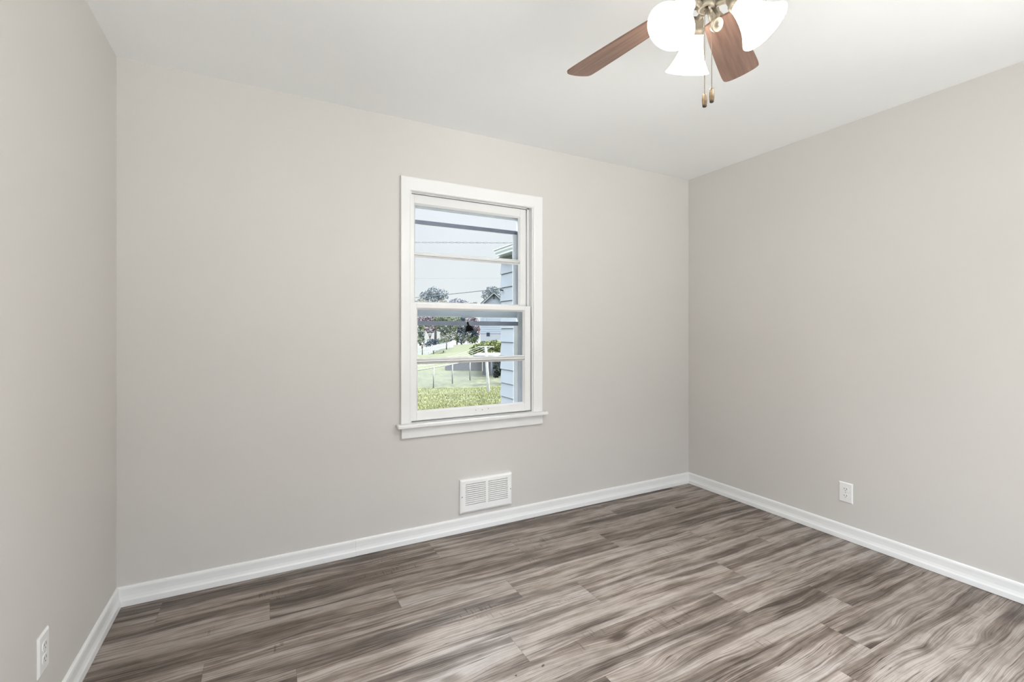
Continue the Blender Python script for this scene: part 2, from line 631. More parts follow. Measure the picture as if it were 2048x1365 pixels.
# two crumbs of dark debris on the planks
for cx_, cy_, lab in ((0, 0, 'tiny dark crumb on the floor at the bottom edge of the photo'), (0, 1, 'tiny dark curled chip on the floor, the one further from the camera')):
    q = (Vector((0.782, 1.443, 0)), Vector((0.892, 1.440, 0)))[cy_]
    cm = bmesh.new()
    bmesh.ops.create_icosphere(cm, subdivisions=1, radius=0.0042)
    for v in cm.verts:
        v.co = Vector((v.co.x * (1.0 + 0.8 * cy_), v.co.y * 0.7, v.co.z * 0.45 + 0.0021 + (0.0012 * cy_ if v.co.x > 0 else 0)))
        v.co += q
    cme = bpy.data.meshes.new('debris')
    cm.to_mesh(cme)
    cm.free()
    cme.materials.append(M['slot'])
    co_ = bpy.data.objects.new('debris', cme)
    COL.objects.link(co_)
    tag(co_, lab, 'debris')


# ------------------------------------------------------------------ window in view
def frame_boxes(m, x0, x1, z0, z1, l, r_, b_, t, y0, y1, bev=0.0015):
    m.box(x0, x0 + l, y0, y1, z0, z1, bev=bev)
    m.box(x1 - r_, x1, y0, y1, z0, z1, bev=bev)
    m.box(x0 + l, x1 - r_, y0, y1, z0, z0 + b_, bev=bev)
    m.box(x0 + l, x1 - r_, y0, y1, z1 - t, z1, bev=bev)


def putty(m, x0, x1, z0, z1, y0, y1, w=0.009):
    """sloped inner edge of a sash round an opening: from (opening) at y0 face to inset at y1"""
    o = [Vector((x0, y0, z0)), Vector((x1, y0, z0)), Vector((x1, y0, z1)), Vector((x0, y0, z1))]
    i = [Vector((x0 + w, y1, z0 + w)), Vector((x1 - w, y1, z0 + w)), Vector((x1 - w, y1, z1 - w)), Vector((x0 + w, y1, z1 - w))]
    b_ = [Vector((p.x, y1, p.z)) for p in o]
    for k in range(4):
        q = (k + 1) % 4
        m.face((o[k], o[q], i[q], i[k]))
        m.face((i[k], i[q], b_[q], b_[k]))


win = thing('window_1', 'white double hung window with wide casing in the back wall', 'window', (1.14, YB, 0.69), kind='structure')
# casing with mitred corners: profile swept round three sides
CI = (0.735, 1.547, 2.023)      # inner edges: left, right, top
CO = (0.677, 1.616, 2.100)      # outer edges
m = MB()
prof = [(0.0, 0.0), (0.0, 0.006), (0.05, 0.0125), (0.16, 0.0155), (0.30, 0.0165), (0.93, 0.020), (1.0, 0.0175), (1.0, 0.0)]   # from the inner edge outwards, thickness
ybase = YB
path = [(CI[0], CO[0], 0.682, 0.682), (CI[0], CO[0], CI[2], CO[2]), (CI[1], CO[1], CI[2], CO[2]), (CI[1], CO[1], 0.682, 0.682)]
secs = []
for xi, xo, zi, zo in path:
    secs.append([m.bm.verts.new((xi + (xo - xi) * t_, ybase - th_, zi + (zo - zi) * t_)) for t_, th_ in prof])
for a_, b_ in zip(secs, secs[1:]):
    for k in range(len(prof)):
        q = (k + 1) % len(prof)
        m.bm.faces.new((a_[k], a_[q], b_[q], b_[k]))
m.bm.faces.new(secs[0])
m.bm.faces.new(secs[-1])
m.build('window_casing', M['trim'], win)
# stool and apron
m = MB()
m.box(0.652, 1.640, 2.578, YB, 0.668, 0.690, bev=0.006)
m.box(W1[0] + 0.002, W1[1] - 0.002, YB - 0.004, 2.668, 0.676, 0.690)
m.build('window_sill', M['trim'], win)
m = MB()
m.box(0.680, 1.618, 2.612, YB, 0.606, 0.667, bev=0.003)
m.build('apron', M['trim'], win)
# jambs
m = MB()
m.box(W1[0], 0.740, 2.625, YB + WT, W1[2], W1[3])
m.box(1.546, W1[1], 2.625, YB + WT, W1[2], W1[3])
m.box(0.740, 1.546, 2.625, YB + WT, 2.031, W1[3])
m.box(0.740, 1.546, 2.669, YB + WT + 0.03, W1[2], 0.697)
# beads between the sashes and in front of the lower one
m.box(1.531, 1.546, 2.6725, 2.6785, 1.384, 2.031)
m.box(0.740, 0.744, 2.6725, 2.6785, 1.384, 2.031)
m.box(0.740, 1.546, 2.6725, 2.6785, 2.0255, 2.031)
m.box(1.5415, 1.546, 2.625, 2.635, 0.69, 2.031)
m.box(0.740, 0.7415, 2.625, 2.635, 0.69, 2.031)
m.build('window_frame', M['trim'], win)


def sash(name, x0, x1, z0, z1, glass, mz, y0, y1):
    """glass: opening x0,x1,z0,z1; mz: muntin z range"""
    gx0, gx1, gz0, gz1 = glass
    m = MB()
    frame_boxes(m, x0, x1, z0, z1, gx0 - x0, x1 - gx1, gz0 - z0, z1 - gz1, y0, y1)
    s = m.build(name, M['trim'], win)
    mu = MB()
    zc_ = (mz[0] + mz[1]) / 2
    hz_ = (mz[1] - mz[0]) / 2
    mu.extrude([Vector((gx0, y_, zc_ + k_ * hz_)) for y_, k_ in ((y0 + 0.003, -0.32), (y0 + 0.003, 0.32), (y0 + 0.0055, 0.45), (y0 + 0.015, 1.0), (y1 - 0.004, 1.0), (y1 - 0.004, -1.0), (y0 + 0.015, -1.0), (y0 + 0.0055, -0.45))], Vector((gx1 - gx0, 0, 0)))
    mu.build('muntin', M['trim'], s)
    be = MB()
    putty(be, gx0, gx1, gz0, mz[0], y0 + 0.004, y0 + 0.014)
    putty(be, gx0, gx1, mz[1], gz1, y0 + 0.004, y0 + 0.014)
    be.build('glazing_bead', M['trim'], s)
    for za, zb in ((gz0, mz[0]), (mz[1], gz1)):
        g = MB()
        g.box(gx0 + 0.0005, gx1 - 0.0005, y0 + 0.017, y0 + 0.020, za + 0.0005, zb - 0.0005)
        g.build('pane', M['glass'], s)
    return s


up = sash('upper_sash', 0.7445, 1.5275, 1.345, 2.0225, (0.773, 1.484, 1.384, 1.972), (1.664, 1.681), 2.680, 2.712)
low = sash('lower_sash', 0.7425, 1.538, 0.6985, 1.381, (0.775, 1.494, 0.747, 1.353), (1.033, 1.052), 2.637, 2.671)
for px_, pz_ in ((1.147, 0.731), (1.190, 0.730), (1.232, 0.733)):
    m = MB()
    m.lathe([(0.0, -0.0004), (0.0024, -0.0004), (0.0024, 0.001)], 10, Matrix.Translation((px_, 2.637, pz_)) @ Matrix.Rotation(math.radians(90), 4, 'X'), cap1=True)
    m.build('screw_hole', M['slot'], low)

# aluminium storm window outside the sashes
storm = thing('storm_window', 'grey metal storm window mounted outside the white sashes', 'storm window', (1.14, 2.765, 0.70))
m = MB()
frame_boxes(m, 0.7405, 1.5455, 0.6975, 2.0305, 0.030, 0.036, 0.010, 0.062, 2.752, 2.785, bev=0.001)
m.build('outer_frame', M['alu'], storm)
m = MB()
frame_boxes(m, 0.771, 1.509, 1.307, 1.897, 0.028, 0.030, 0.045, 0.025, 2.770, 2.782, bev=0.001)
us = m.build('upper_storm_sash', M['alu'], storm)
m = MB()
m.box(0.772, 1.508, 2.7665, 2.7698, 1.309, 1.3505, bev=0.0008)
m.build('meeting_rail', M['alu_mid'], us)
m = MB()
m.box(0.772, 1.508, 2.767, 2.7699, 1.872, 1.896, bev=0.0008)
m.build('rail', M['alu_backlit'], us)
m = MB()
m.box(1.105, 1.178, 2.760, 2.7660, 1.302, 1.316, bev=0.001)
m.build('pull_tab', M['alu_mid'], us)
m = MB()
m.box(0.7995, 1.4785, 2.775, 2.777, 1.3525, 1.8715)
m.build('pane', M['glass'], us)
m = MB()
frame_boxes(m, 0.771, 1.509, 0.708, 1.281, 0.028, 0.030, 0.025, 0.028, 2.756, 2.768, bev=0.001)
ls = m.build('lower_storm_sash', M['alu'], storm)
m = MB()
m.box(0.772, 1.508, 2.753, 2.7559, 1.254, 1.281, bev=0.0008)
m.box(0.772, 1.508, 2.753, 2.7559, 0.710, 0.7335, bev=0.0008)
m.build('rail', M['alu_backlit'], ls)
m = MB()
m.box(0.7995, 1.4785, 2.761, 2.763, 0.7335, 1.2525)
m.build('pane', M['glass'], ls)

# binder clip on the storm rail
clip = thing('binder_clip', 'small black binder clip with bright wire loop hanging in the window', 'binder clip', (1.146, 2.748, 1.235))
T = Matrix.Translation((1.146, 2.7465, 1.238)) @ Matrix.Rotation(math.radians(-13), 4, 'Y') @ Matrix.Scale(1.18, 4)
m = MB()
pts = [(-0.023, -0.018), (0.023, -0.018), (0.0225, -0.012), (0.013, 0.008), (0.008, 0.012), (-0.008, 0.012), (-0.013, 0.008), (-0.0225, -0.012)]
m.extrude([T @ Vector((a_, -0.006, b_)) for a_, b_ in pts], T.to_3x3() @ Vector((0, 0.012, 0)))
m.build('clip_body', M['black'], clip)
m = MB()
loop = [(-0.005, 0.010), (-0.009, 0.022), (-0.009, 0.031), (-0.004, 0.037), (0.004, 0.037), (0.009, 0.031), (0.009, 0.022), (0.005, 0.010)]
m.tube([T @ Vector((a_, -0.004, b_)) for a_, b_ in loop], 0.0011, 6)
m.build('wire_loop', M['wire'], clip)
m = MB()
m.extrude([T @ Vector((a_, 0.0, b_)) for a_, b_ in ((-0.006, 0.012), (0.006, 0.012), (0.006, 0.031), (0.0, 0.035), (-0.006, 0.031))], T.to_3x3() @ Vector((0, 0.004, 0)))
m.build('clip_jaw', M['black'], clip)

# window added behind the camera, never in frame, to bring in daylight
w2 = thing('added_window_2', 'wide white window added behind the camera for daylight', 'window', ((FW[0] + FW[1]) / 2, YF, FW[2]), kind='structure')
m = MB()
frame_boxes(m, FW[0] + 0.001, FW[1] - 0.001, FW[2] + 0.001, FW[3] - 0.001, 0.05, 0.05, 0.05, 0.05, YF - 0.12, YF - 0.06)
m.box((FW[0] + FW[1]) / 2 - 0.03, (FW[0] + FW[1]) / 2 + 0.03, YF - 0.12, YF - 0.06, FW[2] + 0.051, FW[3] - 0.051)
m.build('window_frame', M['trim'], w2)
m = MB()
m.box(FW[0] + 0.051, FW[1] - 0.051, YF - 0.092, YF - 0.089, FW[2] + 0.051, FW[3] - 0.051)
m.build('pane', M['glass'], w2)

for wname, wlabel, WN, xw in (('added_window_3', 'white window added unseen in the right wall for daylight', RWIN, XR + 0.06), ('added_window_4', 'white window added unseen in the left wall for daylight', LWIN, XL - 0.12)):  # side windows added out of view to bring in more daylight
    w3 = thing(wname, wlabel, 'window', (xw, (WN[0] + WN[1]) / 2, WN[2]), kind='structure')
    m = MB()
    for b_ in ((WN[0] + .001, WN[0] + .05, WN[2] + .001, WN[3] - .001), (WN[1] - .05, WN[1] - .001, WN[2] + .001, WN[3] - .001), (WN[0] + .05, WN[1] - .05, WN[2] + .001, WN[2] + .05), (WN[0] + .05, WN[1] - .05, WN[3] - .05, WN[3] - .001), (WN[0] + .05, WN[1] - .05, 1.33, 1.37)):
        m.box(xw, xw + 0.06, *b_)
    m.build('window_frame', M['trim'], w3)
    m = MB()
    for z0_, z1_ in ((WN[2] + .051, 1.329), (1.371, WN[3] - .051)):
        m.box(xw + 0.029, xw + 0.032, WN[0] + .051, WN[1] - .051, z0_, z1_)
    m.build('pane', M['glass'], w3)

# ------------------------------------------------------------------ wall register
VX0, VX1, VZ0, VZ1 = 1.034, 1.385, 0.118, 0.319
VY = 2.606
reg = thing('air_register', 'white slotted air register on the wall below the window', 'vent', (1.21, YB, VZ0))
m = MB()
bv = 0.010
fr_o = [(VX0, VZ0), (VX1, VZ0), (VX1, VZ1), (VX0, VZ1)]
cols = [(1.066, 1.2005), (1.2165, 1.353)]
sz0, sz1 = 0.156, 0.291
# face plate: bars round two louver fields
for b_ in ((VX0 + bv, 1.066, VZ0 + bv, VZ1 - bv), (1.353, VX1 - bv, VZ0 + bv, VZ1 - bv), (1.2005, 1.2165, sz0, sz1), (1.066, 1.353, VZ0 + bv, sz0), (1.066, 1.353, sz1, VZ1 - bv)):
    m.box(b_[0], b_[1], VY, VY + 0.004, b_[2], b_[3])
# bevelled rim and sides
inn = [(VX0 + bv, VZ0 + bv), (VX1 - bv, VZ0 + bv), (VX1 - bv, VZ1 - bv), (VX0 + bv, VZ1 - bv)]
for k in range(4):
    q = (k + 1) % 4
    m.face([Vector((inn[k][0], VY, inn[k][1])), Vector((inn[q][0], VY, inn[q][1])), Vector((fr_o[q][0], VY + 0.006, fr_o[q][1])), Vector((fr_o[k][0], VY + 0.006, fr_o[k][1]))])
    m.face([Vector((fr_o[k][0], VY + 0.006, fr_o[k][1])), Vector((fr_o[q][0], VY + 0.006, fr_o[q][1])), Vector((fr_o[q][0], YB - 0.0003, fr_o[q][1])), Vector((fr_o[k][0], YB - 0.0003, fr_o[k][1]))])
m.build('face_plate', M['vent'], reg)
pitch = (sz1 - sz0) / 11
for ca, cb in cols:
    m = MB()
    for k in range(11):
        zc = sz0 + pitch * k
        # blade tilted: front lip low, rear edge high, leaving a slot above
        m.extrude([Vector((ca, VY + 0.0005, zc)), Vector((ca, VY + 0.0005, zc + pitch * 0.56)), Vector((ca, VY + 0.002, zc + pitch * 0.60)), Vector((ca, VY + 0.008, zc + pitch * 0.72)), Vector((ca, VY + 0.0085, zc + pitch * 0.64)), Vector((ca, VY + 0.0022, zc))], Vector((cb - ca, 0, 0)))
    m.build('louvers', M['vent'], reg)
m = MB()
m.box(VX0 + 0.02, VX1 - 0.02, YB - 0.0065, YB - 0.0005, VZ0 + 0.02, VZ1 - 0.02)
m.build('dark_backing', M['slot'], reg)  # solid dark panel stands in for the unlit duct behind the louvers
for sx_, sz_ in ((1.0445, 0.2185), (1.3725, 0.2185)):
    m = MB()
    m.lathe([(0.0, 0.001), (0.002, 0.001), (0.0034, 0.0)], 12, Matrix.Translation((sx_, VY, sz_)) @ Matrix.Rotation(math.radians(90), 4, 'X'))
    m.build('screw', M['slot_grey'], reg)


# ------------------------------------------------------------------ outlets
def outlet(label, wall_x, yc, zc, nx):
    """duplex outlet on a side wall; nx: +1 faces +X"""
    t = thing('electrical_outlet', label, 'outlet', (wall_x, yc, zc))

    def P(a, b_, c):      # a along the wall, b up, c out of the wall
        return Vector((wall_x + nx * c, yc - nx * a, zc + b_))
    m = MB()
    w, h = 0.0365, 0.0585
    back = [P(-w, -h, 0.0003), P(w, -h, 0.0003), P(w, h, 0.0003), P(-w, h, 0.0003)]
    front = [P(-w + .005, -h + .005, 0.006), P(w - .005, -h + .005, 0.006), P(w - .005, h - .005, 0.006), P(-w + .005, h - .005, 0.006)]
    mid = [P(-w, -h, 0.0025), P(w, -h, 0.0025), P(w, h, 0.0025), P(-w, h, 0.0025)]
    m.face(front)
    m.face(back)
    for k in range(4):
        q = (k + 1) % 4
        m.face((back[k], back[q], mid[q], mid[k]))
        m.face((mid[k], mid[q], front[q], front[k]))
    m.build('cover_plate', M['plastic'], t)
    for s in (-1, 1):
        m = MB()
        pts = []
        for k in range(20):
            a = 2 * math.pi * k / 20
            x_, z_ = 0.0172 * math.cos(a), 0.0172 * math.sin(a)
            z_ = max(-0.0135, min(0.0135, z_))
            pts.append(P(x_, s * 0.0195 + z_, 0.0055))
        out = P(0, 0, 1) - P(0, 0, 0)
        m.extrude(pts, out * 0.0022)
        m.mi = 1
        for sxx, hh in ((-0.0064, 0.0042), (0.0064, 0.0035)):
            c0 = P(sxx - 0.0012, s * 0.0195 + 0.003 - hh, 0.0075)
            poly = [P(sxx - .0013, s * 0.0195 + 0.003 - hh, 0.0070), P(sxx + .0013, s * 0.0195 + 0.003 - hh, 0.0070), P(sxx + .0013, s * 0.0195 + 0.003 + hh, 0.0070), P(sxx - .0013, s * 0.0195 + 0.003 + hh, 0.0070)]
            m.extrude(poly, out * 0.0010)
        poly = [P(0.0022 * math.cos(a), s * 0.0195 - 0.0075 + 0.0022 * math.sin(a), 0.0070) for a in [2 * math.pi * k / 10 for k in range(10)]]
        m.extrude(poly, out * 0.0010)
        # body in plastic, slots in the dark material
        m.build('receptacle', [M['plastic'], M['slot']], t)
    m = MB()
    m.extrude([P(0.0022 * math.cos(a), 0.0022 * math.sin(a), 0.0055) for a in [2 * math.pi * k / 10 for k in range(10)]], (P(0, 0, 1) - P(0, 0, 0)) * 0.0012)
    m.build('screw', M['wire'], t)
    return t


outlet('white duplex outlet on the right wall above its baseboard', XR, 1.485, 0.274, -1)
outlet('white duplex outlet at the lower left edge on the left wall', XL, 1.855, 0.274, 1)

# ------------------------------------------------------------------ ceiling fan
HD, HL = 1.325, 0.554
hub = CW(HD, HL, 0)
fan = thing('ceiling_fan', 'ceiling fan with brown wood blades and three lit frosted glass shades', 'ceiling fan', (hub.x, hub.y, HC))
TH = Matrix.Translation((hub.x, hub.y, 0))
zb = CAM_Z + 0.967
m = MB()
m.lathe([(0.085, HC - 0.0005), (0.088, HC - 0.02), (0.08, HC - 0.045), (0.062, HC - 0.06)], 36, TH, True, True)
m.build('canopy', M['brass'], fan)
m = MB()
m.lathe([(0.06, HC - 0.058), (0.105, HC - 0.068), (0.125, HC - 0.09), (0.13, HC - 0.13), (0.122, HC - 0.165), (0.095, HC - 0.185), (0.06, HC - 0.195)], 40, TH, True, True)
m.build('motor_housing', M['brass'], fan)
m = MB()
m.lathe([(0.058, HC - 0.194), (0.06, HC - 0.215), (0.060, zb - 0.012)], 36, TH, True, True)
m.build('flywheel', M['brass'], fan)
# switch housing and fitter under the blades
m = MB()
zs = zb - 0.012
m.lathe([(0.050, zs), (0.047, zs - 0.008), (0.030, zs - 0.014), (0.026, zs - 0.022), (0.0265, zs - 0.026), (0.0265, zs - 0.034), (0.021, zs - 0.040), (0.017, zs - 0.040), (0.014, zs - 0.035), (0.0, zs - 0.034)], 32, TH, True, False)
m.build('switch_housing', M['brass'], fan)

for k in range(5):
    az = YAW + math.radians(36) + k * math.radians(72)
    R = TH @ Matrix.Rotation(az, 4, 'Z') @ Matrix.Translation((0, 0, zb)) @ Matrix.Rotation(math.radians(-12), 4, 'X')
    # outline in plan, x out along the blade, y across
    out = [(0.140, -0.036), (0.150, -0.0435), (0.30, -0.0545), (0.44, -0.0610), (0.505, -0.0635), (0.519, -0.060), (0.527, -0.048), (0.5325, -0.018), (0.534, 0.010), (0.531, 0.040), (0.523, 0.056), (0.508, 0.0625), (0.44, 0.0610), (0.30, 0.0545), (0.150, 0.0435), (0.140, 0.036)]
    for _ in range(2):          # round the outline
        nx_ = []
        for (xa_, ya_), (xb_, yb_) in zip(out, out[1:] + out[:1]):
            nx_ += [(xa_ * .75 + xb_ * .25, ya_ * .75 + yb_ * .25), (xa_ * .25 + xb_ * .75, ya_ * .25 + yb_ * .75)]
        out = nx_
    m = MB()
    m.extrude([R @ Vector((a_, b_, -0.003)) for a_, b_ in out], R.to_3x3() @ Vector((0, 0, 0.006)))
    b_ = m.build('blade', M['blade'], fan)
    ul = b_.data.uv_layers.new(name='UVMap')
    Ri = R.inverted()
    for lp in b_.data.loops:
        p = Ri @ b_.data.vertices[lp.vertex_index].co
        ul.data[lp.index].uv = (p.x + k * 3.1, p.y)
    m = MB()
    iron = [(0.055, -0.016), (0.12, -0.012), (0.17, -0.022), (0.215, -0.030), (0.235, -0.012), (0.25, 0.0), (0.235, 0.012), (0.215, 0.030), (0.17, 0.022), (0.12, 0.012), (0.055, 0.016)]
    m.extrude([R @ Vector((a_, c_, 0.0035)) for a_, c_ in iron], R.to_3x3() @ Vector((0, 0, 0.004)))
    m.build('blade_iron', M['brass'], b_)

# three arms, sockets and bell shades
for k in range(3):
    az = YAW + math.radians(120 * k)
    Rz = TH @ Matrix.Rotation(az, 4, 'Z')
    neck = Vector((0.077, 0, CAM_Z + 0.912))
    tilt = math.radians(36.5)
    S = Rz @ Matrix.Translation(neck) @ Matrix.Rotation(math.pi - tilt, 4, 'Y')      # local +z runs down and out along the shade
    m = MB()
    m.tube([Rz @ Vector(p) for p in ((0.024, 0, zs - 0.034), (0.040, 0, zs - 0.030), (0.056, 0, zs - 0.030), (0.066, 0, zs - 0.036))], [0.008, 0.008, 0.010, 0.013], 12)
    m.lathe([(0.0, -0.030), (0.014, -0.030), (0.019, -0.020), (0.0215, -0.004), (0.0255, -0.002), (0.0265, 0.004), (0.0265, 0.014), (0.0240, 0.016), (0.0, 0.016)], 28, S)
    arm = m.build('light_arm', M['brass'], fan)
    m = MB()
    outer = [(0.0250, 0.008), (0.0262, 0.022), (0.0300, 0.040), (0.0360, 0.060), (0.0430, 0.078), (0.0510, 0.094), (0.0600, 0.108), (0.0650, 0.1145), (0.0660, 0.1165)]
    inner = [(r_ - 0.003, z_) for r_, z_ in reversed(outer)]
    m.mi = 0
    m.lathe(outer, 40, S)
    m.lathe([(outer[-1][0], outer[-1][1]), (inner[0][0], inner[0][1] + 0.0004)], 40, S)
    m.mi = 1
    m.lathe([(inner[0][0], inner[0][1] + 0.0004)] + inner[1:], 40, S)
    bmesh.ops.remove_doubles(m.bm, verts=m.bm.verts[:], dist=1e-5)
    sh = m.build('lamp_shade', [M['shade_out'], M['shade_in']], fan)
    m = MB()
    m.lathe([(0.0, 0.016), (0.012, 0.016), (0.013, 0.030), (0.022, 0.048), (0.0255, 0.062), (0.022, 0.076), (0.012, 0.085), (0.0, 0.087)], 24, S)
    m.build('bulb', M['bulb'], sh)

# round finial hanging on two stems under the housing
fc = CW(1.290, 0.569, CAM_Z + 0.850)
fn = (-AX * 0.72 + RT * 0.30 - Vector((0, 0, 0.45))).normalized()
FQ = Matrix.Translation(fc) @ fn.to_track_quat('Z', 'X').to_matrix().to_4x4()
m = MB()
m.lathe([(0.0, -0.016), (0.011, -0.016), (0.0165, -0.010), (0.0185, 0.0), (0.0182, 0.003), (0.0155, 0.0035), (0.006, 0.0022), (0.0052, 0.0062), (0.0, 0.0068)], 28, FQ)
for off in (-0.009, 0.009):
    m.tube([fc - fn * 0.010 + RT * off + Vector((0, 0, 0.008)), fc - fn * 0.014 + RT * off * 1.3 + Vector((0, 0, 0.028)), Vector((hub.x, hub.y, 0)) + RT * (0.008 + off) + Vector((0, 0, zs - 0.030))], 0.0048, 8)
m.build('finial', M['brass'], fan)

# pull chains
for (cd, cl_, ztop, z1, z0) in ((1.300, 0.5385, CAM_Z + 0.893, CAM_Z + 0.664, CAM_Z + 0.626), (1.335, 0.5735, CAM_Z + 0.900, CAM_Z + 0.696, CAM_Z + 0.656)):
    p = CW(cd, cl_, 0)
    m = MB()
    n = int((ztop - z1) / 0.0036)
    for i in range(n):
        z_ = z1 + 0.0018 + i * 0.0036
        if ztop - z_ < 0:
            break
        m.lathe([(0.0002, z_ - 0.0015), (0.0013, z_ - 0.0008), (0.0015, z_), (0.0013, z_ + 0.0008), (0.0002, z_ + 0.0015)], 6, Matrix.Translation((p.x, p.y, 0)))
    m.tube([(p.x, p.y, z1), (p.x, p.y, ztop)], 0.0004, 5)
    # short spout from the housing to the chain
    q = Vector((hub.x, hub.y, 0))
    dd = (Vector((p.x, p.y, 0)) - q)
    inn_ = q + dd.normalized() * 0.012
    m.tube([(inn_.x, inn_.y, ztop + 0.004), (p.x, p.y, ztop + 0.002), (p.x, p.y, ztop - 0.004)], 0.0022, 8)
    ch = m.build('pull_chain', M['bead'], fan)
    m = MB()
    h = z1 - z0
    m.mi = 1
    m.lathe([(0.0, z1), (0.0045, z1), (0.0056, z1 - 0.08 * h)], 18, Matrix.Translation((p.x, p.y, 0)))
    m.mi = 0
    m.lathe([(0.0056, z1 - 0.08 * h), (0.0070, z1 - 0.35 * h), (0.0072, z1 - 0.55 * h), (0.0066, z1 - 0.78 * h), (0.0060, z1 - 0.87 * h)], 18, Matrix.Translation((p.x, p.y, 0)))
    m.mi = 1
    m.lathe([(0.0060, z1 - 0.87 * h), (0.0056, z1 - 0.97 * h), (0.0045, z0), (0.0, z0)], 18, Matrix.Translation((p.x, p.y, 0)))
    m.build('fob', [M['fob'], M['fob_cap']], ch)

# ------------------------------------------------------------------ outside
M['bounce_slab'] = simple('bounce_concrete', (0.40, 0.40, 0.39), 0.85, var=0.05)
m = MB()
m.box(-9, 14, -14, YF - WT - 0.01, -0.30, -0.12)  # unseen pale slab added to bounce daylight up to the ceiling
tag(m.build('bounce_slab', M['bounce_slab'], kind='structure'), 'pale concrete slab added unseen behind the camera to bounce daylight', 'bounce_slab')
M['siding'] = simple('pale_blue_shingle', (0.202, 0.218, 0.240), 0.7, spec=0.2, var=0.04, scale=3)
M['white_out'] = simple('white_outdoor_paint', (0.42, 0.45, 0.48), 0.6, spec=0.2, var=0.05, scale=3)
M['gutter'] = simple('white_gutter', (0.60, 0.64, 0.69), 0.5, var=0.03)
M['roof'] = simple('grey_roof_shingle', (0.0432, 0.0432, 0.0468), 0.9, var=0.15)
M['lawn'] = leafmat('lawn_grass', (0.022, 0.027, 0.0095), (0.047, 0.050, 0.019), 5.0, 0.30, 0.70)
M['blades'] = leafmat('grass_blades', (0.090, 0.104, 0.040), (0.172, 0.172, 0.080), 9.0, 0.30, 0.70)
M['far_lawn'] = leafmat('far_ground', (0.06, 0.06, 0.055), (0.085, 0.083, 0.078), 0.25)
M['galv'] = simple('galvanised_steel', (0.1152, 0.1224, 0.1224), 0.5, metal=0.3, var=0.1)
M['cable'] = simple('dark_cable', (0.05, 0.055, 0.06), 0.7)
M['mesh_wire'] = simple('fence_wire', (0.055, 0.058, 0.062), 0.6)
M['rough_grass'] = leafmat('rough_grass', (0.014, 0.018, 0.0085), (0.046, 0.048, 0.024), 3.5, 0.34, 0.64)
M['bark_far'] = simple('hazy_bark', (0.06, 0.055, 0.055), 0.9, var=0.2)  # bark paled to paint in the haze of distance
M['bank_shade'] = simple('grey_lilac_shade', (0.085, 0.083, 0.095), 0.9, var=0.1)  # lilac tone of shaded ground put into the colour
M['cable_pale'] = simple('pale_cable', (0.144, 0.1476, 0.1548), 0.7)
M['postwood'] = simple('weathered_white_post', (0.17, 0.172, 0.155), 0.8, var=0.15, scale=10)
M['bark'] = simple('tree_bark', (0.036, 0.027, 0.0198), 0.9, var=0.3, scale=5)
M['shed'] = simple('shed_blue_grey', (0.028, 0.034, 0.050), 0.7, var=0.08)
M['shed_roof'] = simple('shed_roof_pale', (0.0936, 0.1044, 0.1188), 0.6, var=0.06)
M['darkglass'] = simple('dark_window_glass', (0.0108, 0.0216, 0.036), 0.15)

# terrain: control points (pixel column, pixel row, depth)
CP = [(836, 826, 10.8), (950, 822, 11.0), (1000, 820, 11.2), (600, 826, 10.8), (1300, 820, 11.2), (880, 800, 14.5), (1000, 800, 14.5), (977, 784, 19.0), (840, 784, 19.5), (700, 784, 19.5), (1300, 784, 19.0),
      (867, 777.5, 24.0), (836, 770, 24.8), (905, 768, 25.0), (940, 761, 26.0), (966, 757.5, 27.0), (1003, 755, 28.0), (836, 755, 28.0), (905, 747, 30.0), (940, 744, 31.5), (990, 742, 33.0), (760, 756, 28.0), (1300, 745, 30.0),
      (836, 735, 35), (900, 726, 36), (960, 715, 38), (1003, 713, 38), (700, 738, 36), (836, 722, 45), (900, 711, 45), (940, 704, 45), (1003, 700, 45), (836, 713, 57), (905, 697, 59), (945, 690, 61), (1003, 683, 62),
      (700, 725, 55), (1300, 690, 60), (836, 708, 72), (905, 693, 72), (1003, 683, 72), (1300, 684, 75), (600, 700, 80), (836, 694, 110), (1003, 680, 110), (1300, 680, 110), (500, 690, 120)]
CPW = []
for x_, y_, d_ in CP:
    CPW.append((d_, d_ * (x_ - 1024) / FPX, (662 - y_) / FPX * d_))
for d_, l_ in ((2.5, -6), (2.5, 0), (4, 6), (6, -3), (6, 3), (8, -2), (8, 0), (8, 3), (10, -8), (10, 8)):
    CPW.append((d_, l_, -1.92))


def ground(d, l):
    sw = sz = 0.0
    for cd_, cl2, cz in CPW:
        q = ((d - cd_) ** 2 + (0.7 * (l - cl2)) ** 2) / (0.10 * (d + cd_) / 2 + 0.4) ** 2 + 1e-4
        w = 1.0 / q ** 1.6
        sw += w
        sz += w * cz
    return CAM_Z + sz / sw


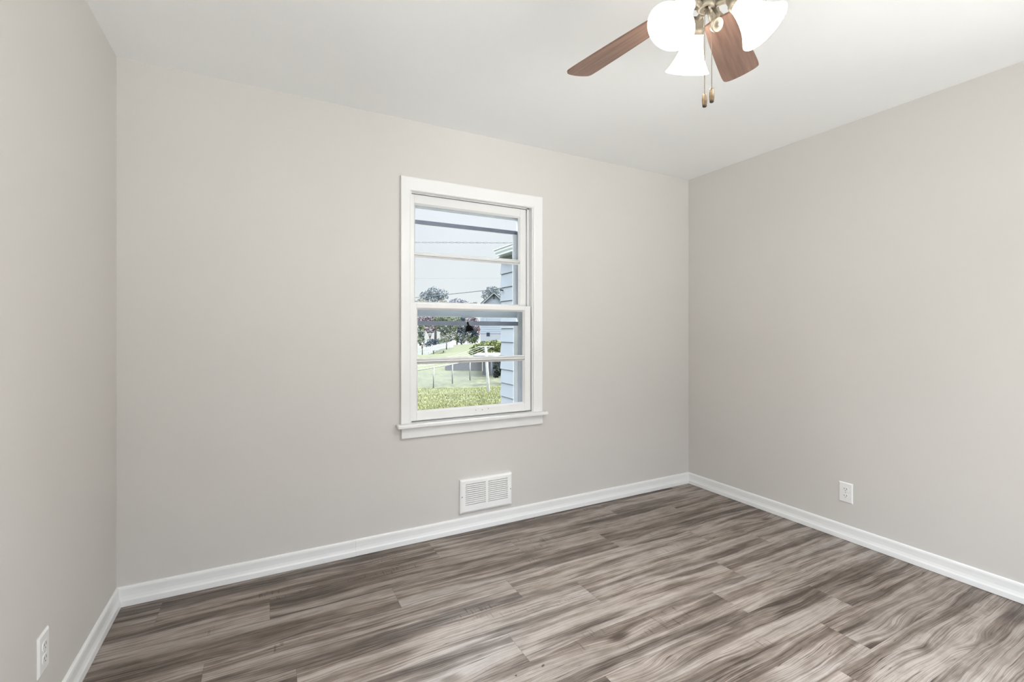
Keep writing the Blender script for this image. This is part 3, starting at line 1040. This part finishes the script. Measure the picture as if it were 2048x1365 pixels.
m = MB()
ds = [3.4, 4.5, 6, 7.5, 9] + [10 + .6 * k for k in range(16)] + [20 + .5 * k for k in range(30)] + [35 + 1.5 * k for k in range(20)] + [66, 70, 76, 84, 95, 112, 135]
ls_ = [-2.4 + 0.1 * k for k in range(24)]
ratio = [-3.0, -2.2, -1.6, -1.2, -0.9, -0.7, -0.55, -0.45, -0.38, -0.32] + [-0.28 + 0.0125 * k for k in range(24)] + [0.03, 0.08, 0.15, 0.25, 0.4, 0.6, 0.9, 1.3, 1.8]
grid = []
for d_ in ds:
    rowv = []
    for q in ratio:
        p = CW(d_, d_ * q, ground(d_, d_ * q))
        rowv.append(m.bm.verts.new(p))
    grid.append(rowv)
for i in range(len(ds) - 1):
    for j in range(len(ratio) - 1):
        vs = (grid[i][j], grid[i][j + 1], grid[i + 1][j + 1], grid[i + 1][j])
        if all(v.co.y < YB + WT + 0.05 for v in vs):
            continue
        f = m.bm.faces.new(vs)
        f.smooth = True
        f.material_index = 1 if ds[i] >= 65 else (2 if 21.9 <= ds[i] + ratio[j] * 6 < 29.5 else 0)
loose = [v for v in m.bm.verts if not v.link_faces]
bmesh.ops.delete(m.bm, geom=loose, context='VERTS')
tag(m.build('lawn', [M['lawn'], M['far_lawn'], M['rough_grass']], kind='structure'), 'sloping green back lawn beyond the window', 'lawn')

# blades of grass on the near lawn
rg = random.Random(5)
m = MB()
for i in range(30000):
    d_ = 10.2 + 13.3 * rg.random() ** 1.3
    l_ = d_ * (rg.uniform(815, 1045) - 1024) / FPX
    if d_ < 10 and l_ > -0.3:
        continue
    z_ = ground(d_, l_)
    p = CW(d_, l_, z_ - 0.01)
    if p.x > 3.78 and p.y < 7.7:
        continue
    a = rg.uniform(0, math.pi)
    h = rg.uniform(0.03, 0.075)
    w = rg.uniform(0.008, 0.016)
    s = Vector((math.cos(a), math.sin(a), 0)) * w
    t = Vector((rg.uniform(-.04, .04), rg.uniform(-.04, .04), h))
    m.face((p - s, p + s, p + s * .7 + t * .6, p + t))
tag(m.build('grass', M['blades']), 'short sunlit grass blades on the near lawn', 'grass', kind='stuff')

# own house wing to the right of the window
wing = thing('house_wing', 'pale blue shingled house wing with gutter at the right of the view', 'house', (3.9, 5.2, -0.7))
WX, WY = 3.82, 7.60
m = MB()
gz = -0.75
k = -8
CH = 0.2463
z = 1.266 + CH * k
yA = YB + WT + 0.35
while z < 2.55:
    zt = min(z + CH + 0.006, 2.62)
    zc0 = max(z, gz)
    # left flank
    prof4 = [(0.0, zc0), (-0.022, zc0), (-0.004, zt), (0.0, zt)]
    o_ = [Vector((WX + a_, yA, c_)) for a_, c_ in prof4]
    e_ = [Vector((WX + a_, WY - a_, c_)) for a_, c_ in prof4]
    vo = [m.bm.verts.new(p) for p in o_]
    ve = [m.bm.verts.new(p) for p in e_]
    for i in range(3):
        m.bm.faces.new((vo[i], vo[i + 1], ve[i + 1], ve[i]))
    # far end
    g_ = [Vector((WX + 4.0, WY - a_, c_)) for a_, c_ in prof4]
    vg = [m.bm.verts.new(p) for p in g_]
    for i in range(3):
        m.bm.faces.new((ve[i], ve[i + 1], vg[i + 1], vg[i]))
    z += CH
m.box(WX + 0.002, WX + 4.0, yA, WY - 0.002, gz - 0.3, 2.60)
m.build('shingle_wall', M['siding'], wing)
m = MB()
for gk in range(1, 6):
    pass
gx = 3.60
gp = [(0.0, 2.665), (0.0, 2.655), (0.022, 2.645), (0.028, 2.615), (0.055, 2.585), (0.062, 2.560), (0.125, 2.560), (0.125, 2.665)]
m.extrude([Vector((gx + a_, yA - 0.3, c_)) for a_, c_ in gp], Vector((0, 7.50 - yA + 0.3, 0)))
m.build('gutter', M['gutter'], wing)
m = MB()
m.box(gx + 0.127, WX + 4.2, yA - 0.3, 7.60, 2.545, 2.575)
m.build('soffit', M['white_out'], wing)
m = MB()
m.extrude([Vector((gx + 0.02, yA - 0.3, 2.668)), Vector((gx + 0.14, yA - 0.3, 2.577)), Vector((WX + 4.2, yA - 0.3, 2.577)), Vector((WX + 4.2, yA - 0.3, 3.9)), Vector((WX + 3.2, yA - 0.3, 3.9))], Vector((0, 7.49 - yA + 0.3, 0)))
m.build('roof', M['roof'], wing)
m = MB()
kp = PX(1000.5, 580.5, 8.42)
m.tube([kp + Vector((-0.02, -0.06, 0.02)), kp, kp + Vector((0.12, -0.02, -0.01))], 0.013, 8)
m.build('cable_bracket', M['cable'], wing)


# wires
def wire(label, pts, r, mat, n=40, twist=0.0, sag=0.0):
    m = MB()
    a_, b_ = Vector(pts[0]), Vector(pts[1])
    P_ = []
    for i in range(n + 1):
        t = i / n
        p = a_.lerp(b_, t)
        p.z -= sag * 4 * t * (1 - t)
        P_.append(p)
    if twist:
        side = (b_ - a_).normalized().cross(Vector((0, 0, 1))).normalized()
        for ph in (0, math.pi):
            m.tube([p + (Vector((0, 0, 1)) * math.sin(i * 0.9 + ph) + side * math.cos(i * 0.9 + ph)) * twist for i, p in enumerate(P_)], r, 5)
    else:
        m.tube(P_, r, 5)
    return tag(m.build('power_line', mat), label, 'power line')


wire('twisted overhead cable, highest of the three lines in the sky', (PX(640, 484, 38), PX(1260, 487, 38)), 0.018, M['cable_pale'], 160, twist=0.035)
wire('thin pale overhead wire, middle of the three lines in the sky', (PX(640, 558, 45), PX(1200, 556, 45)), 0.010, M['cable_pale'])
wire('dark service wire running to the corner of the blue house wing', (PX(560, 606, 20), kp + Vector((-0.03, -0.02, 0.02))), 0.0075, M['cable'], 40, sag=0.12)

# clothes line posts and lines
CLG = 'clothes line posts on the lawn'


def tpost(label, base, top, across):
    t = thing('clothesline_post', label, 'clothesline post', base)
    base, top = Vector(base), Vector(top)
    m = MB()
    m.tube([base - Vector((0, 0, 0.25)), base, top], 0.058, 12)
    m.build('post', M['postwood'], t)
    m = MB()
    d_ = Vector(across).normalized()
    c = top - Vector((0, 0, 0.03))
    m.tube([c - d_ * 0.34, c + d_ * 0.34], 0.030, 8)
    m.build('crossbar', M['postwood'], t)
    m = MB()
    m.tube([c - d_ * 0.22, c - Vector((0, 0, 0.16))], 0.010, 6)
    m.tube([c + d_ * 0.22, c - Vector((0, 0, 0.16))], 0.010, 6)
    m.build('brace', M['postwood'], t)
    return c, d_


pb = PX(977, 784, 19.0)
pb.z = ground(19.0, 19.0 * (977 - 1024) / FPX)
ptop = PX(971.5, 693, 19.0)
c1, dd1 = tpost('white clothesline post with crossbar standing on the lawn', pb, ptop, RT + AX * -0.25)
l2 = -2.35
q2 = CW(7.2, l2, ground(7.2, l2))
c2, dd2 = tpost('nearer white clothesline post left of the window view', q2, Vector((q2.x, q2.y, c1.z + 0.06)), RT + AX * -0.25)
for off in (-0.28, -0.10, 0.10, 0.28):
    m = MB()
    P_ = []
    a_, b_ = c1 + dd1 * off + Vector((0, 0, 0.025)), c2 + dd2 * off + Vector((0, 0, 0.025))
    for i in range(25):
        t = i / 24
        p = a_.lerp(b_, t)
        p.z -= 0.16 * 4 * t * (1 - t)
        P_.append(p)
    m.tube(P_, 0.0036, 5)
    tag(m.build('clothesline', M['cable_pale']), 'thin pale clothesline strung from the crossbar of the white post', 'clothesline', 'lines strung between the clothesline posts')

# chain link fence
fence = thing('chain_link_fence', 'low chain link fence crossing the lawn behind the clothesline post', 'fence', PX(867, 777.5, 24.0))
FP = [(790, 749, 22.3, None), (867, 735.5, 24.0, 777.5), (904.7, 729.0, 25.0, 768), (939.9, 722.3, 26.0, 761), (975, 715.5, 27.1, 757), (1012, 708.5, 28.3, 754)]
tops = []
for x_, y_, d_, by in FP:
    p = PX(x_, y_, d_)
    l_ = d_ * (x_ - 1024) / FPX
    g = ground(d_, l_)
    tops.append((p, g))
    m = MB()
    m.tube([(p.x, p.y, g - 0.2), (p.x, p.y, p.z + 0.02)], 0.032, 8)
    m.lathe([(0.036, p.z + 0.015), (0.030, p.z + 0.045), (0.0, p.z + 0.06)], 8, Matrix.Translation((p.x, p.y, 0)))
    m.build('post', M['galv'], fence)
m = MB()
m.tube([t_[0] for t_ in tops], 0.026, 6)
m.build('top_rail', M['galv'], fence)
m = MB()
for (pa, ga), (pb_, gb) in zip(tops, tops[1:]):
    L_ = Vector((pb_.x - pa.x, pb_.y - pa.y, 0)).length
    u_ = Vector((pb_.x - pa.x, pb_.y - pa.y, 0)) / L_

    def at(s_, t_):
        zt = pa.z + (pb_.z - pa.z) * s_ / L_
        zg = ga + (gb - ga) * s_ / L_ + 0.02
        p = Vector((pa.x, pa.y, 0)) + u_ * s_
        return Vector((p.x, p.y, zg + (zt - zg) * t_)), zt - zg
    step = 0.085
    s0 = -1.2
    while s0 < L_:
        for sg in (1, -1):
            hgt = 0.8
            pts_ = []
            sa, sb = (s0, s0 + hgt) if sg == 1 else (s0 + hgt, s0)
            ta, tb = 0.0, 1.0
            # clip to the panel
            def clip(sv, lo_, hi_):
                return max(lo_, min(hi_, sv))
            if sb != sa:
                f0 = (clip(sa, 0, L_) - sa) / (sb - sa)
                f1 = (clip(sb, 0, L_) - sa) / (sb - sa)
                if f1 - f0 > 0.02:
                    p0, _ = at(sa + (sb - sa) * f0, f0)
                    p1, _ = at(sa + (sb - sa) * f1, f1)
                    m.tube([p0, p1], 0.0030, 3, caps=False)
        s0 += step
m.build('wire_mesh', M['mesh_wire'], fence)

# shed and dark planting at its foot
def yawed(d_, l_, z_):
    return CW(d_, l_, z_)


SD = 29.2
shed = thing('garden_shed', 'low blue grey shed with pale flat roof beyond the clothesline post', 'shed', PX(990, 752, SD + 1.5))
sl0, sl1 = SD * (965.5 - 1024) / FPX, SD * (1030 - 1024) / FPX
sg = ground(SD, sl0) - 0.3
zt = CAM_Z - 52.0 / FPX * SD
m = MB()
m.extrude([CW(a_, c_, sg) for a_, c_ in ((SD, sl0), (SD, sl1), (SD + 3, sl1), (SD + 3, sl0))], Vector((0, 0, zt - sg)))
m.build('wall', M['shed'], shed)
m = MB()
m.extrude([CW(a_, c_, zt) for a_, c_ in ((SD - 0.3, sl0 - 0.55), (SD - 0.3, sl1 + 0.3), (SD + 3.3, sl1 + 0.3), (SD + 3.3, sl0 - 0.55))], Vector((0, 0, 0.10)))
m.build('roof', M['shed_roof'], shed)
m = MB()
pc = PX(983, 735, SD - 0.06)
m.tube([(pc.x, pc.y, zt - 0.01), (pc.x, pc.y, sg)], 0.07, 8)
m.build('corner_post', M['shed_roof'], shed)

bank = thing('shaded_bank', 'long low grey lilac strip standing in for the shaded slope behind the chain link fence', 'wall', PX(930, 745, 32.5))
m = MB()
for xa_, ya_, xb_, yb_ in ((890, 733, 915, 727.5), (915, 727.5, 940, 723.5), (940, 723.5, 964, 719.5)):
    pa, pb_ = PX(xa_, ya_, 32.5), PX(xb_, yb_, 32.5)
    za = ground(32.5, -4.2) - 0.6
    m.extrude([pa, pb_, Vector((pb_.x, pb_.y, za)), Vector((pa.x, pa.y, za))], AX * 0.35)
m.build('wall', M['bank_shade'], bank)  # upright strip painted as the shaded slope behind the fence

# ------------------------------------------------------------------ trees and shrubs
M['lf_haze'] = leafmat('hazy_blue_green_leaves', (0.075, 0.095, 0.115), (0.15, 0.17, 0.175), 0.9)  # distance haze mixed into the leaf colour
M['lf_pale'] = leafmat('hazy_pale_yellow_leaves', (0.12, 0.12, 0.10), (0.19, 0.185, 0.155), 0.8)  # paled leaf colour carries the haze of the far row
M['lf_lilac'] = leafmat('hazy_grey_lilac_leaves', (0.11, 0.115, 0.14), (0.18, 0.175, 0.19), 0.9)  # grey lilac includes haze painted into the leaves
M['lf_plum'] = leafmat('plum_leaves', (0.030, 0.020, 0.032), (0.13, 0.09, 0.105), 1.2)
M['lf_green'] = leafmat('mid_green_leaves', (0.018, 0.036, 0.034), (0.15, 0.17, 0.095), 1.3, 0.36, 0.62)
M['lf_dark'] = leafmat('dark_blue_green_needles', (0.015, 0.026, 0.042), (0.050, 0.075, 0.085), 1.4)
M['lf_cone'] = leafmat('bright_conifer_leaves', (0.0252, 0.0396, 0.0108), (0.0684, 0.09, 0.0288), 1.4)
M['lf_hedge'] = leafmat('sunlit_hedge_leaves', (0.022, 0.038, 0.012), (0.125, 0.14, 0.040), 2.2)
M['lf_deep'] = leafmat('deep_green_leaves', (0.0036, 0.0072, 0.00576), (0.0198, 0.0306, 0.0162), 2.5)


def foliage(m, blobs, d, leaf_px, seed, dens=1.0, squash=0.8):
    """blobs: (px, py, rx, ry) in photo pixels at depth d, as solid clumps of leaves"""
    rr = random.Random(seed)
    k = d / FPX
    for bx, by, rx, ry in blobs:
        c = PX(bx, by, d)
        n = int(14 * dens * rx * ry / (leaf_px * leaf_px))
        for i in range(n):
            while True:
                v = Vector((rr.uniform(-1, 1), rr.uniform(-1, 1), rr.uniform(-1, 1)))
                if v.length < 1:
                    break
            v = v.normalized() * v.length ** 0.45
            bump = 1 + 0.22 * math.sin(5 * v.x + seed) * math.sin(6 * v.z + 1.7 * seed)
            p = c + (RT * v.x * rx * bump + Vector((0, 0, 1)) * v.z * ry * bump + AX * v.y * rx * squash) * k
            s = leaf_px * k * rr.uniform(0.5, 1.0)
            n1 = Vector((rr.gauss(0, 1), rr.gauss(0, 1), rr.gauss(0, 1))).normalized()
            n2 = n1.cross(Vector((rr.gauss(0, 1), rr.gauss(0, 1), rr.gauss(0, 1)))).normalized()
            m.face((p - n1 * s, p - n2 * s * .6, p + n1 * s, p + n2 * s * .6))


def plant(name, label, cat, d, blobs, mat, leaf_px, seed, trunk=None, group=None, dens=1.0):
    """trunk: (px, py_top, radius px)"""
    bx = trunk[0] if trunk else sum(b_[0] for b_ in blobs) / len(blobs)
    l_ = d * (bx - 1024) / FPX
    g = ground(d, l_)
    base = CW(d, l_, g)
    t = thing(name, label, cat, base, group)
    m = MB()
    foliage(m, blobs, d, leaf_px, seed, dens)
    m.build('foliage', mat, t)
    if trunk:
        m = MB()
        top = PX(trunk[0], trunk[1], d)
        r_ = trunk[2] * d / FPX
        low_ = base - Vector((0, 0, 0.3))
        m.tube([low_, low_.lerp(top, .5) + RT * r_ * .4, top], [r_ * 1.25, r_, r_ * .7], 8)
        for sgn in (-1, 1):
            m.tube([low_.lerp(top, .7), top + RT * sgn * r_ * 4 + Vector((0, 0, r_ * 4))], [r_ * .6, r_ * .3], 6)
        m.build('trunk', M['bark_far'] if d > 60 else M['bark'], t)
    return t


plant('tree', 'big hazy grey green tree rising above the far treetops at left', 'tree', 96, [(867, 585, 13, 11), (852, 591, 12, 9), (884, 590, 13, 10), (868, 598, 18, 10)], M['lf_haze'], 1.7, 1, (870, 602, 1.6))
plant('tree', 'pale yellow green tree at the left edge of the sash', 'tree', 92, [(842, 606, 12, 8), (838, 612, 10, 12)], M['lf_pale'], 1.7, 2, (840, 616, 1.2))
plant('tree', 'hazy cream tree below the big hazy tree', 'tree', 88, [(872, 611, 20, 8), (886, 607, 10, 7), (862, 616, 14, 8)], M['lf_pale'], 1.7, 3, (872, 620, 1.2))
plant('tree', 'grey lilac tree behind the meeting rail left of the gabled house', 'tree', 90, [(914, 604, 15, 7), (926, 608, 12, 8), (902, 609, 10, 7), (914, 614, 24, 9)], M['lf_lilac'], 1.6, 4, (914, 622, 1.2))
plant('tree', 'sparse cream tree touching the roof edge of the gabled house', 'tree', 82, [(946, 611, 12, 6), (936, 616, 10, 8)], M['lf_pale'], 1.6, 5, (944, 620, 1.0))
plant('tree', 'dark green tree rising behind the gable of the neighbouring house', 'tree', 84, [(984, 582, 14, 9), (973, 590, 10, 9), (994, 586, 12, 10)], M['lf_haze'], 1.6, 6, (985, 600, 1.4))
plant('tree', 'plum leaved tree at the left behind the picket fence', 'tree', 76, [(858, 652, 19, 15), (848, 640, 14, 14), (872, 640, 14, 14)], M['lf_plum'], 1.7, 7, (860, 668, 1.2))
plant('tree', 'wide green tree in the middle of the far tree row', 'tree', 70, [(893, 652, 21, 16), (880, 642, 15, 14), (908, 645, 14, 16), (897, 670, 17, 14), (888, 636, 16, 10)], M['lf_green'], 1.6, 8, (895, 682, 1.2))
plant('tree', 'slim green tree by the left end of the picket fence', 'tree', 56, [(842, 665, 8, 14), (842, 680, 8, 11), (843, 652, 7, 8)], M['lf_green'], 1.5, 9, (844.5, 690, 1.0))
plant('tree', 'tall dark spruce in the shade right of the wide green tree', 'tree', 74, [(923, 650, 9, 20), (923, 672, 10, 18), (922, 634, 7, 12)], M['lf_dark'], 1.6, 10, (923, 680, 1.0))
plant('tree', 'dark evergreen in front of the plum tree beside the house', 'tree', 72, [(940, 668, 11, 14), (938, 655, 10, 12), (950, 674, 8, 12)], M['lf_dark'], 1.6, 11, (940, 682, 1.0))
plant('tree', 'plum leaved tree against the side of the neighbouring house', 'tree', 81, [(948, 652, 13, 16), (938, 642, 14, 14), (953, 664, 8, 10)], M['lf_plum'], 1.6, 12, (950, 676, 1.0))
plant('conifer', 'small bright conifer at the left end of the far lawn edge', 'conifer', 66, [(914, 681, 3.6, 5), (914, 674, 2.6, 6)], M['lf_cone'], 1.2, 13)
plant('conifer', 'small bright conifer between two dark evergreens', 'conifer', 67, [(928, 682, 2.8, 5), (928, 674, 2.0, 6)], M['lf_cone'], 1.2, 14)
plant('conifer', 'small bright conifer next to the round shrub', 'conifer', 66, [(937, 682, 3.2, 5), (937, 676, 2.2, 6)], M['lf_cone'], 1.2, 15)
plant('shrub', 'round bright green shrub beside the neighbouring house', 'shrub', 65, [(946, 681, 7, 6), (950, 678, 5, 5)], M['lf_cone'], 1.2, 16)
plant('shrub', 'dark blue green shrub behind the picket fence', 'shrub', 64, [(863, 686, 10, 7), (869, 684, 8, 6), (855, 690, 7, 5)], M['lf_dark'], 1.3, 17)
plant('shrub', 'low dark shrub at the right end of the picket fence', 'shrub', 66, [(884, 686, 8, 6), (892, 683, 7, 6), (878, 684, 6, 6)], M['lf_green'], 1.3, 18)
plant('hedge', 'big sunlit hedge behind the crossbar of the clothesline post', 'hedge', 37, [(975, 692, 21, 10), (958, 698, 16, 9), (992, 692, 15, 12), (975, 704, 26, 9), (948, 706, 12, 6), (1004, 700, 14, 12)], M['lf_hedge'], 1.9, 19, dens=1.3)
plant('shrub', 'deep green shrub in the shade beside the blue house wing', 'shrub', 25.0, [(998, 736, 11, 19), (1011, 735, 12, 22), (993, 749, 7, 7)], M['lf_deep'], 2.2, 20, dens=1.3)
# bare little sapling on the far lawn
sp = thing('sapling', 'bare young sapling standing on the far lawn', 'sapling', PX(893, 697, 58))
b0 = PX(893, 697, 58)
b0.z = ground(58, 58 * (893 - 1024) / FPX)
m = MB()
m.tube([b0 - Vector((0, 0, .2)), b0 + Vector((0, 0, 0.9)), b0 + Vector((0.05, 0, 1.5))], [0.07, 0.05, 0.03], 6)
for a_, h_ in ((-1, 0.8), (1, 0.9), (-.6, 1.1), (.7, 1.2)):
    m.tube([b0 + Vector((0, 0, h_)), b0 + RT * a_ * 0.5 + Vector((0, 0, h_ + .55))], [0.03, 0.012], 5)
m.build('trunk', M['bark'], sp)

# picket fence
pk = thing('picket_fence', 'white picket fence along the far left edge of the lawn', 'fence', PX(836, 713, 57))
a_, b_ = CW(56.5, 56.5 * (815 - 1024) / FPX, 0), CW(59.5, 59.5 * (906 - 1024) / FPX, 0)
npk = 46


def gat(p):
    return ground(p.dot(AX), p.dot(RT))


pg0, pg1 = PX(815, 717, 56.5).z, PX(906, 696, 59.5).z
for i in range(npk):
    p = a_.lerp(b_, i / (npk - 1))
    g = pg0 + (pg1 - pg0) * i / (npk - 1)
    u_ = (b_ - a_).normalized()
    w_ = 0.038
    m = MB()
    nrm = u_.cross(Vector((0, 0, 1)))
    m.extrude([p + u_ * x_ + Vector((0, 0, g + z_)) for x_, z_ in ((-w_, -0.1), (w_, -0.1), (w_, 0.82), (0, 0.92), (-w_, 0.82))], nrm * 0.02)
    m.build('picket', M['white_out'], pk)
m = MB()
for hz in (0.25, 0.65):
    pts_ = [a_.lerp(b_, i / 20) for i in range(21)]
    nrm = (b_ - a_).normalized().cross(Vector((0, 0, 1)))
    m.tube([p - nrm * 0.03 + Vector((0, 0, pg0 + (pg1 - pg0) * i / 20 + hz)) for i, p in enumerate(pts_)], 0.04, 4)
m.build('rail', M['white_out'], pk)

# bench on the far lawn
bn = thing('bench', 'grey wooden bench on the lawn by the picket fence', 'bench', PX(878, 702, 57))
o_ = PX(877, 702, 56.5)
o_.z = ground(56.5, 56.5 * (877 - 1024) / FPX)
BT = Matrix.Translation(o_) @ Matrix.Rotation(YAW - math.pi / 2 + 0.2, 4, 'Z')
m = MB()
m.box(-0.75, 0.75, -0.2, 0.2, 0.42, 0.48, BT)
m.build('seat', M['galv'], bn)
for sx_ in (-0.6, 0.6):
    m = MB()
    m.box(sx_ - 0.05, sx_ + 0.05, -0.17, 0.17, -0.1, 0.42, BT)
    m.build('leg', M['bark'], bn)

# neighbouring house with gable
M['neigh'] = simple('neighbour_siding', (0.175, 0.197, 0.228), 0.7, var=0.03)
M['neigh_trim'] = simple('neighbour_trim', (0.20, 0.225, 0.25), 0.6, var=0.03)
M['found'] = simple('pale_foundation', (0.21, 0.215, 0.235), 0.8, var=0.05)
D0 = 66.0
kx = D0 / FPX
nh = thing('neighbour_house', 'pale blue gabled house beyond the hedge with a small dark basement window', 'house', PX(988, 683, D0))


def NP(x_, y_, back=0.0):
    p = PX(x_, y_, D0)
    return p + AX * back


wl_, wr_ = 960.5, 1016
depth = AX * 9.0
m = MB()
# clapboards as overlapping courses
ytop, ybot, nc = 612.0, 667.5, 18
m.extrude([NP(wl_, 667.5), NP(wr_, 667.5), NP(wr_, 611), NP(988, 588), NP(wl_, 611)], depth)
for i in range(nc):
    yb_ = ybot - (ybot - 594) / nc * i
    yt_ = yb_ - (ybot - 594) / nc
    if yb_ > 612:
        xa_, xb_ = wl_, wr_
    else:
        fr_ = (611 - yt_) / 23.0
        xa_, xb_ = wl_ + (988 - wl_) * max(0, fr_), wr_ - (wr_ - 988) * max(0, fr_)
    if xb_ - xa_ < 1:
        continue
    m.extrude([NP(xa_, yb_, -0.025), NP(xa_, yb_, 0), NP(xa_, yt_, 0), NP(xa_, yt_, -0.005)], NP(xb_, yb_) - NP(xa_, yb_))
m.build('siding', M['neigh'], nh)
m = MB()
m.extrude([NP(wl_ + .4, 667.5, 0.02), NP(wr_ - .4, 667.5, 0.02), NP(wr_ - .4, 690, 0.02), NP(wl_ + .4, 690, 0.02)], depth * 0.98)
m.build('foundation', M['found'], nh)
m = MB()
m.extrude([NP(973.2, 665.5, -0.03), NP(979.6, 665.5, -0.03), NP(979.6, 672.5, -0.03), NP(973.2, 672.5, -0.03)], AX * 0.08)
m.build('window', M['darkglass'], nh)
m = MB()
m.extrude([NP(968.5, 624, -0.12), NP(972, 624, -0.12), NP(972, 650, -0.12), NP(968.5, 650, -0.12)], AX * 0.10)
m.build('downspout', M['neigh_trim'], nh)
m = MB()
m.extrude([NP(986.2, 591, -0.1), NP(989.6, 591, -0.1), NP(989.6, 598, -0.1), NP(986.2, 598, -0.1)], AX * 0.08)
m.build('gable_vent', M['shed'], nh)
# roof slabs with pale rake boards
m = MB()
for (xa_, ya_, xb_, yb_) in ((954, 615.5, 988, 584.5), (1022, 615.5, 988, 584.5)):
    m.extrude([NP(xa_, ya_, -0.45), NP(xb_, yb_, -0.45), NP(xb_, yb_ + 3.4, -0.45), NP(xa_, ya_ + 3.4, -0.45)], AX * 0.12)
m.build('rake_board', M['neigh_trim'], nh)
m = MB()
for (xa_, ya_, xb_, yb_) in ((953, 614.8, 988, 583.2), (1023, 614.8, 988, 583.2)):
    m.extrude([NP(xa_, ya_, -0.5), NP(xb_, yb_, -0.5), NP(xb_, yb_ + 1.6, -0.5), NP(xa_, ya_ + 1.6, -0.5)], depth + AX * 0.5)
m.build('roof', M['roof'], nh)
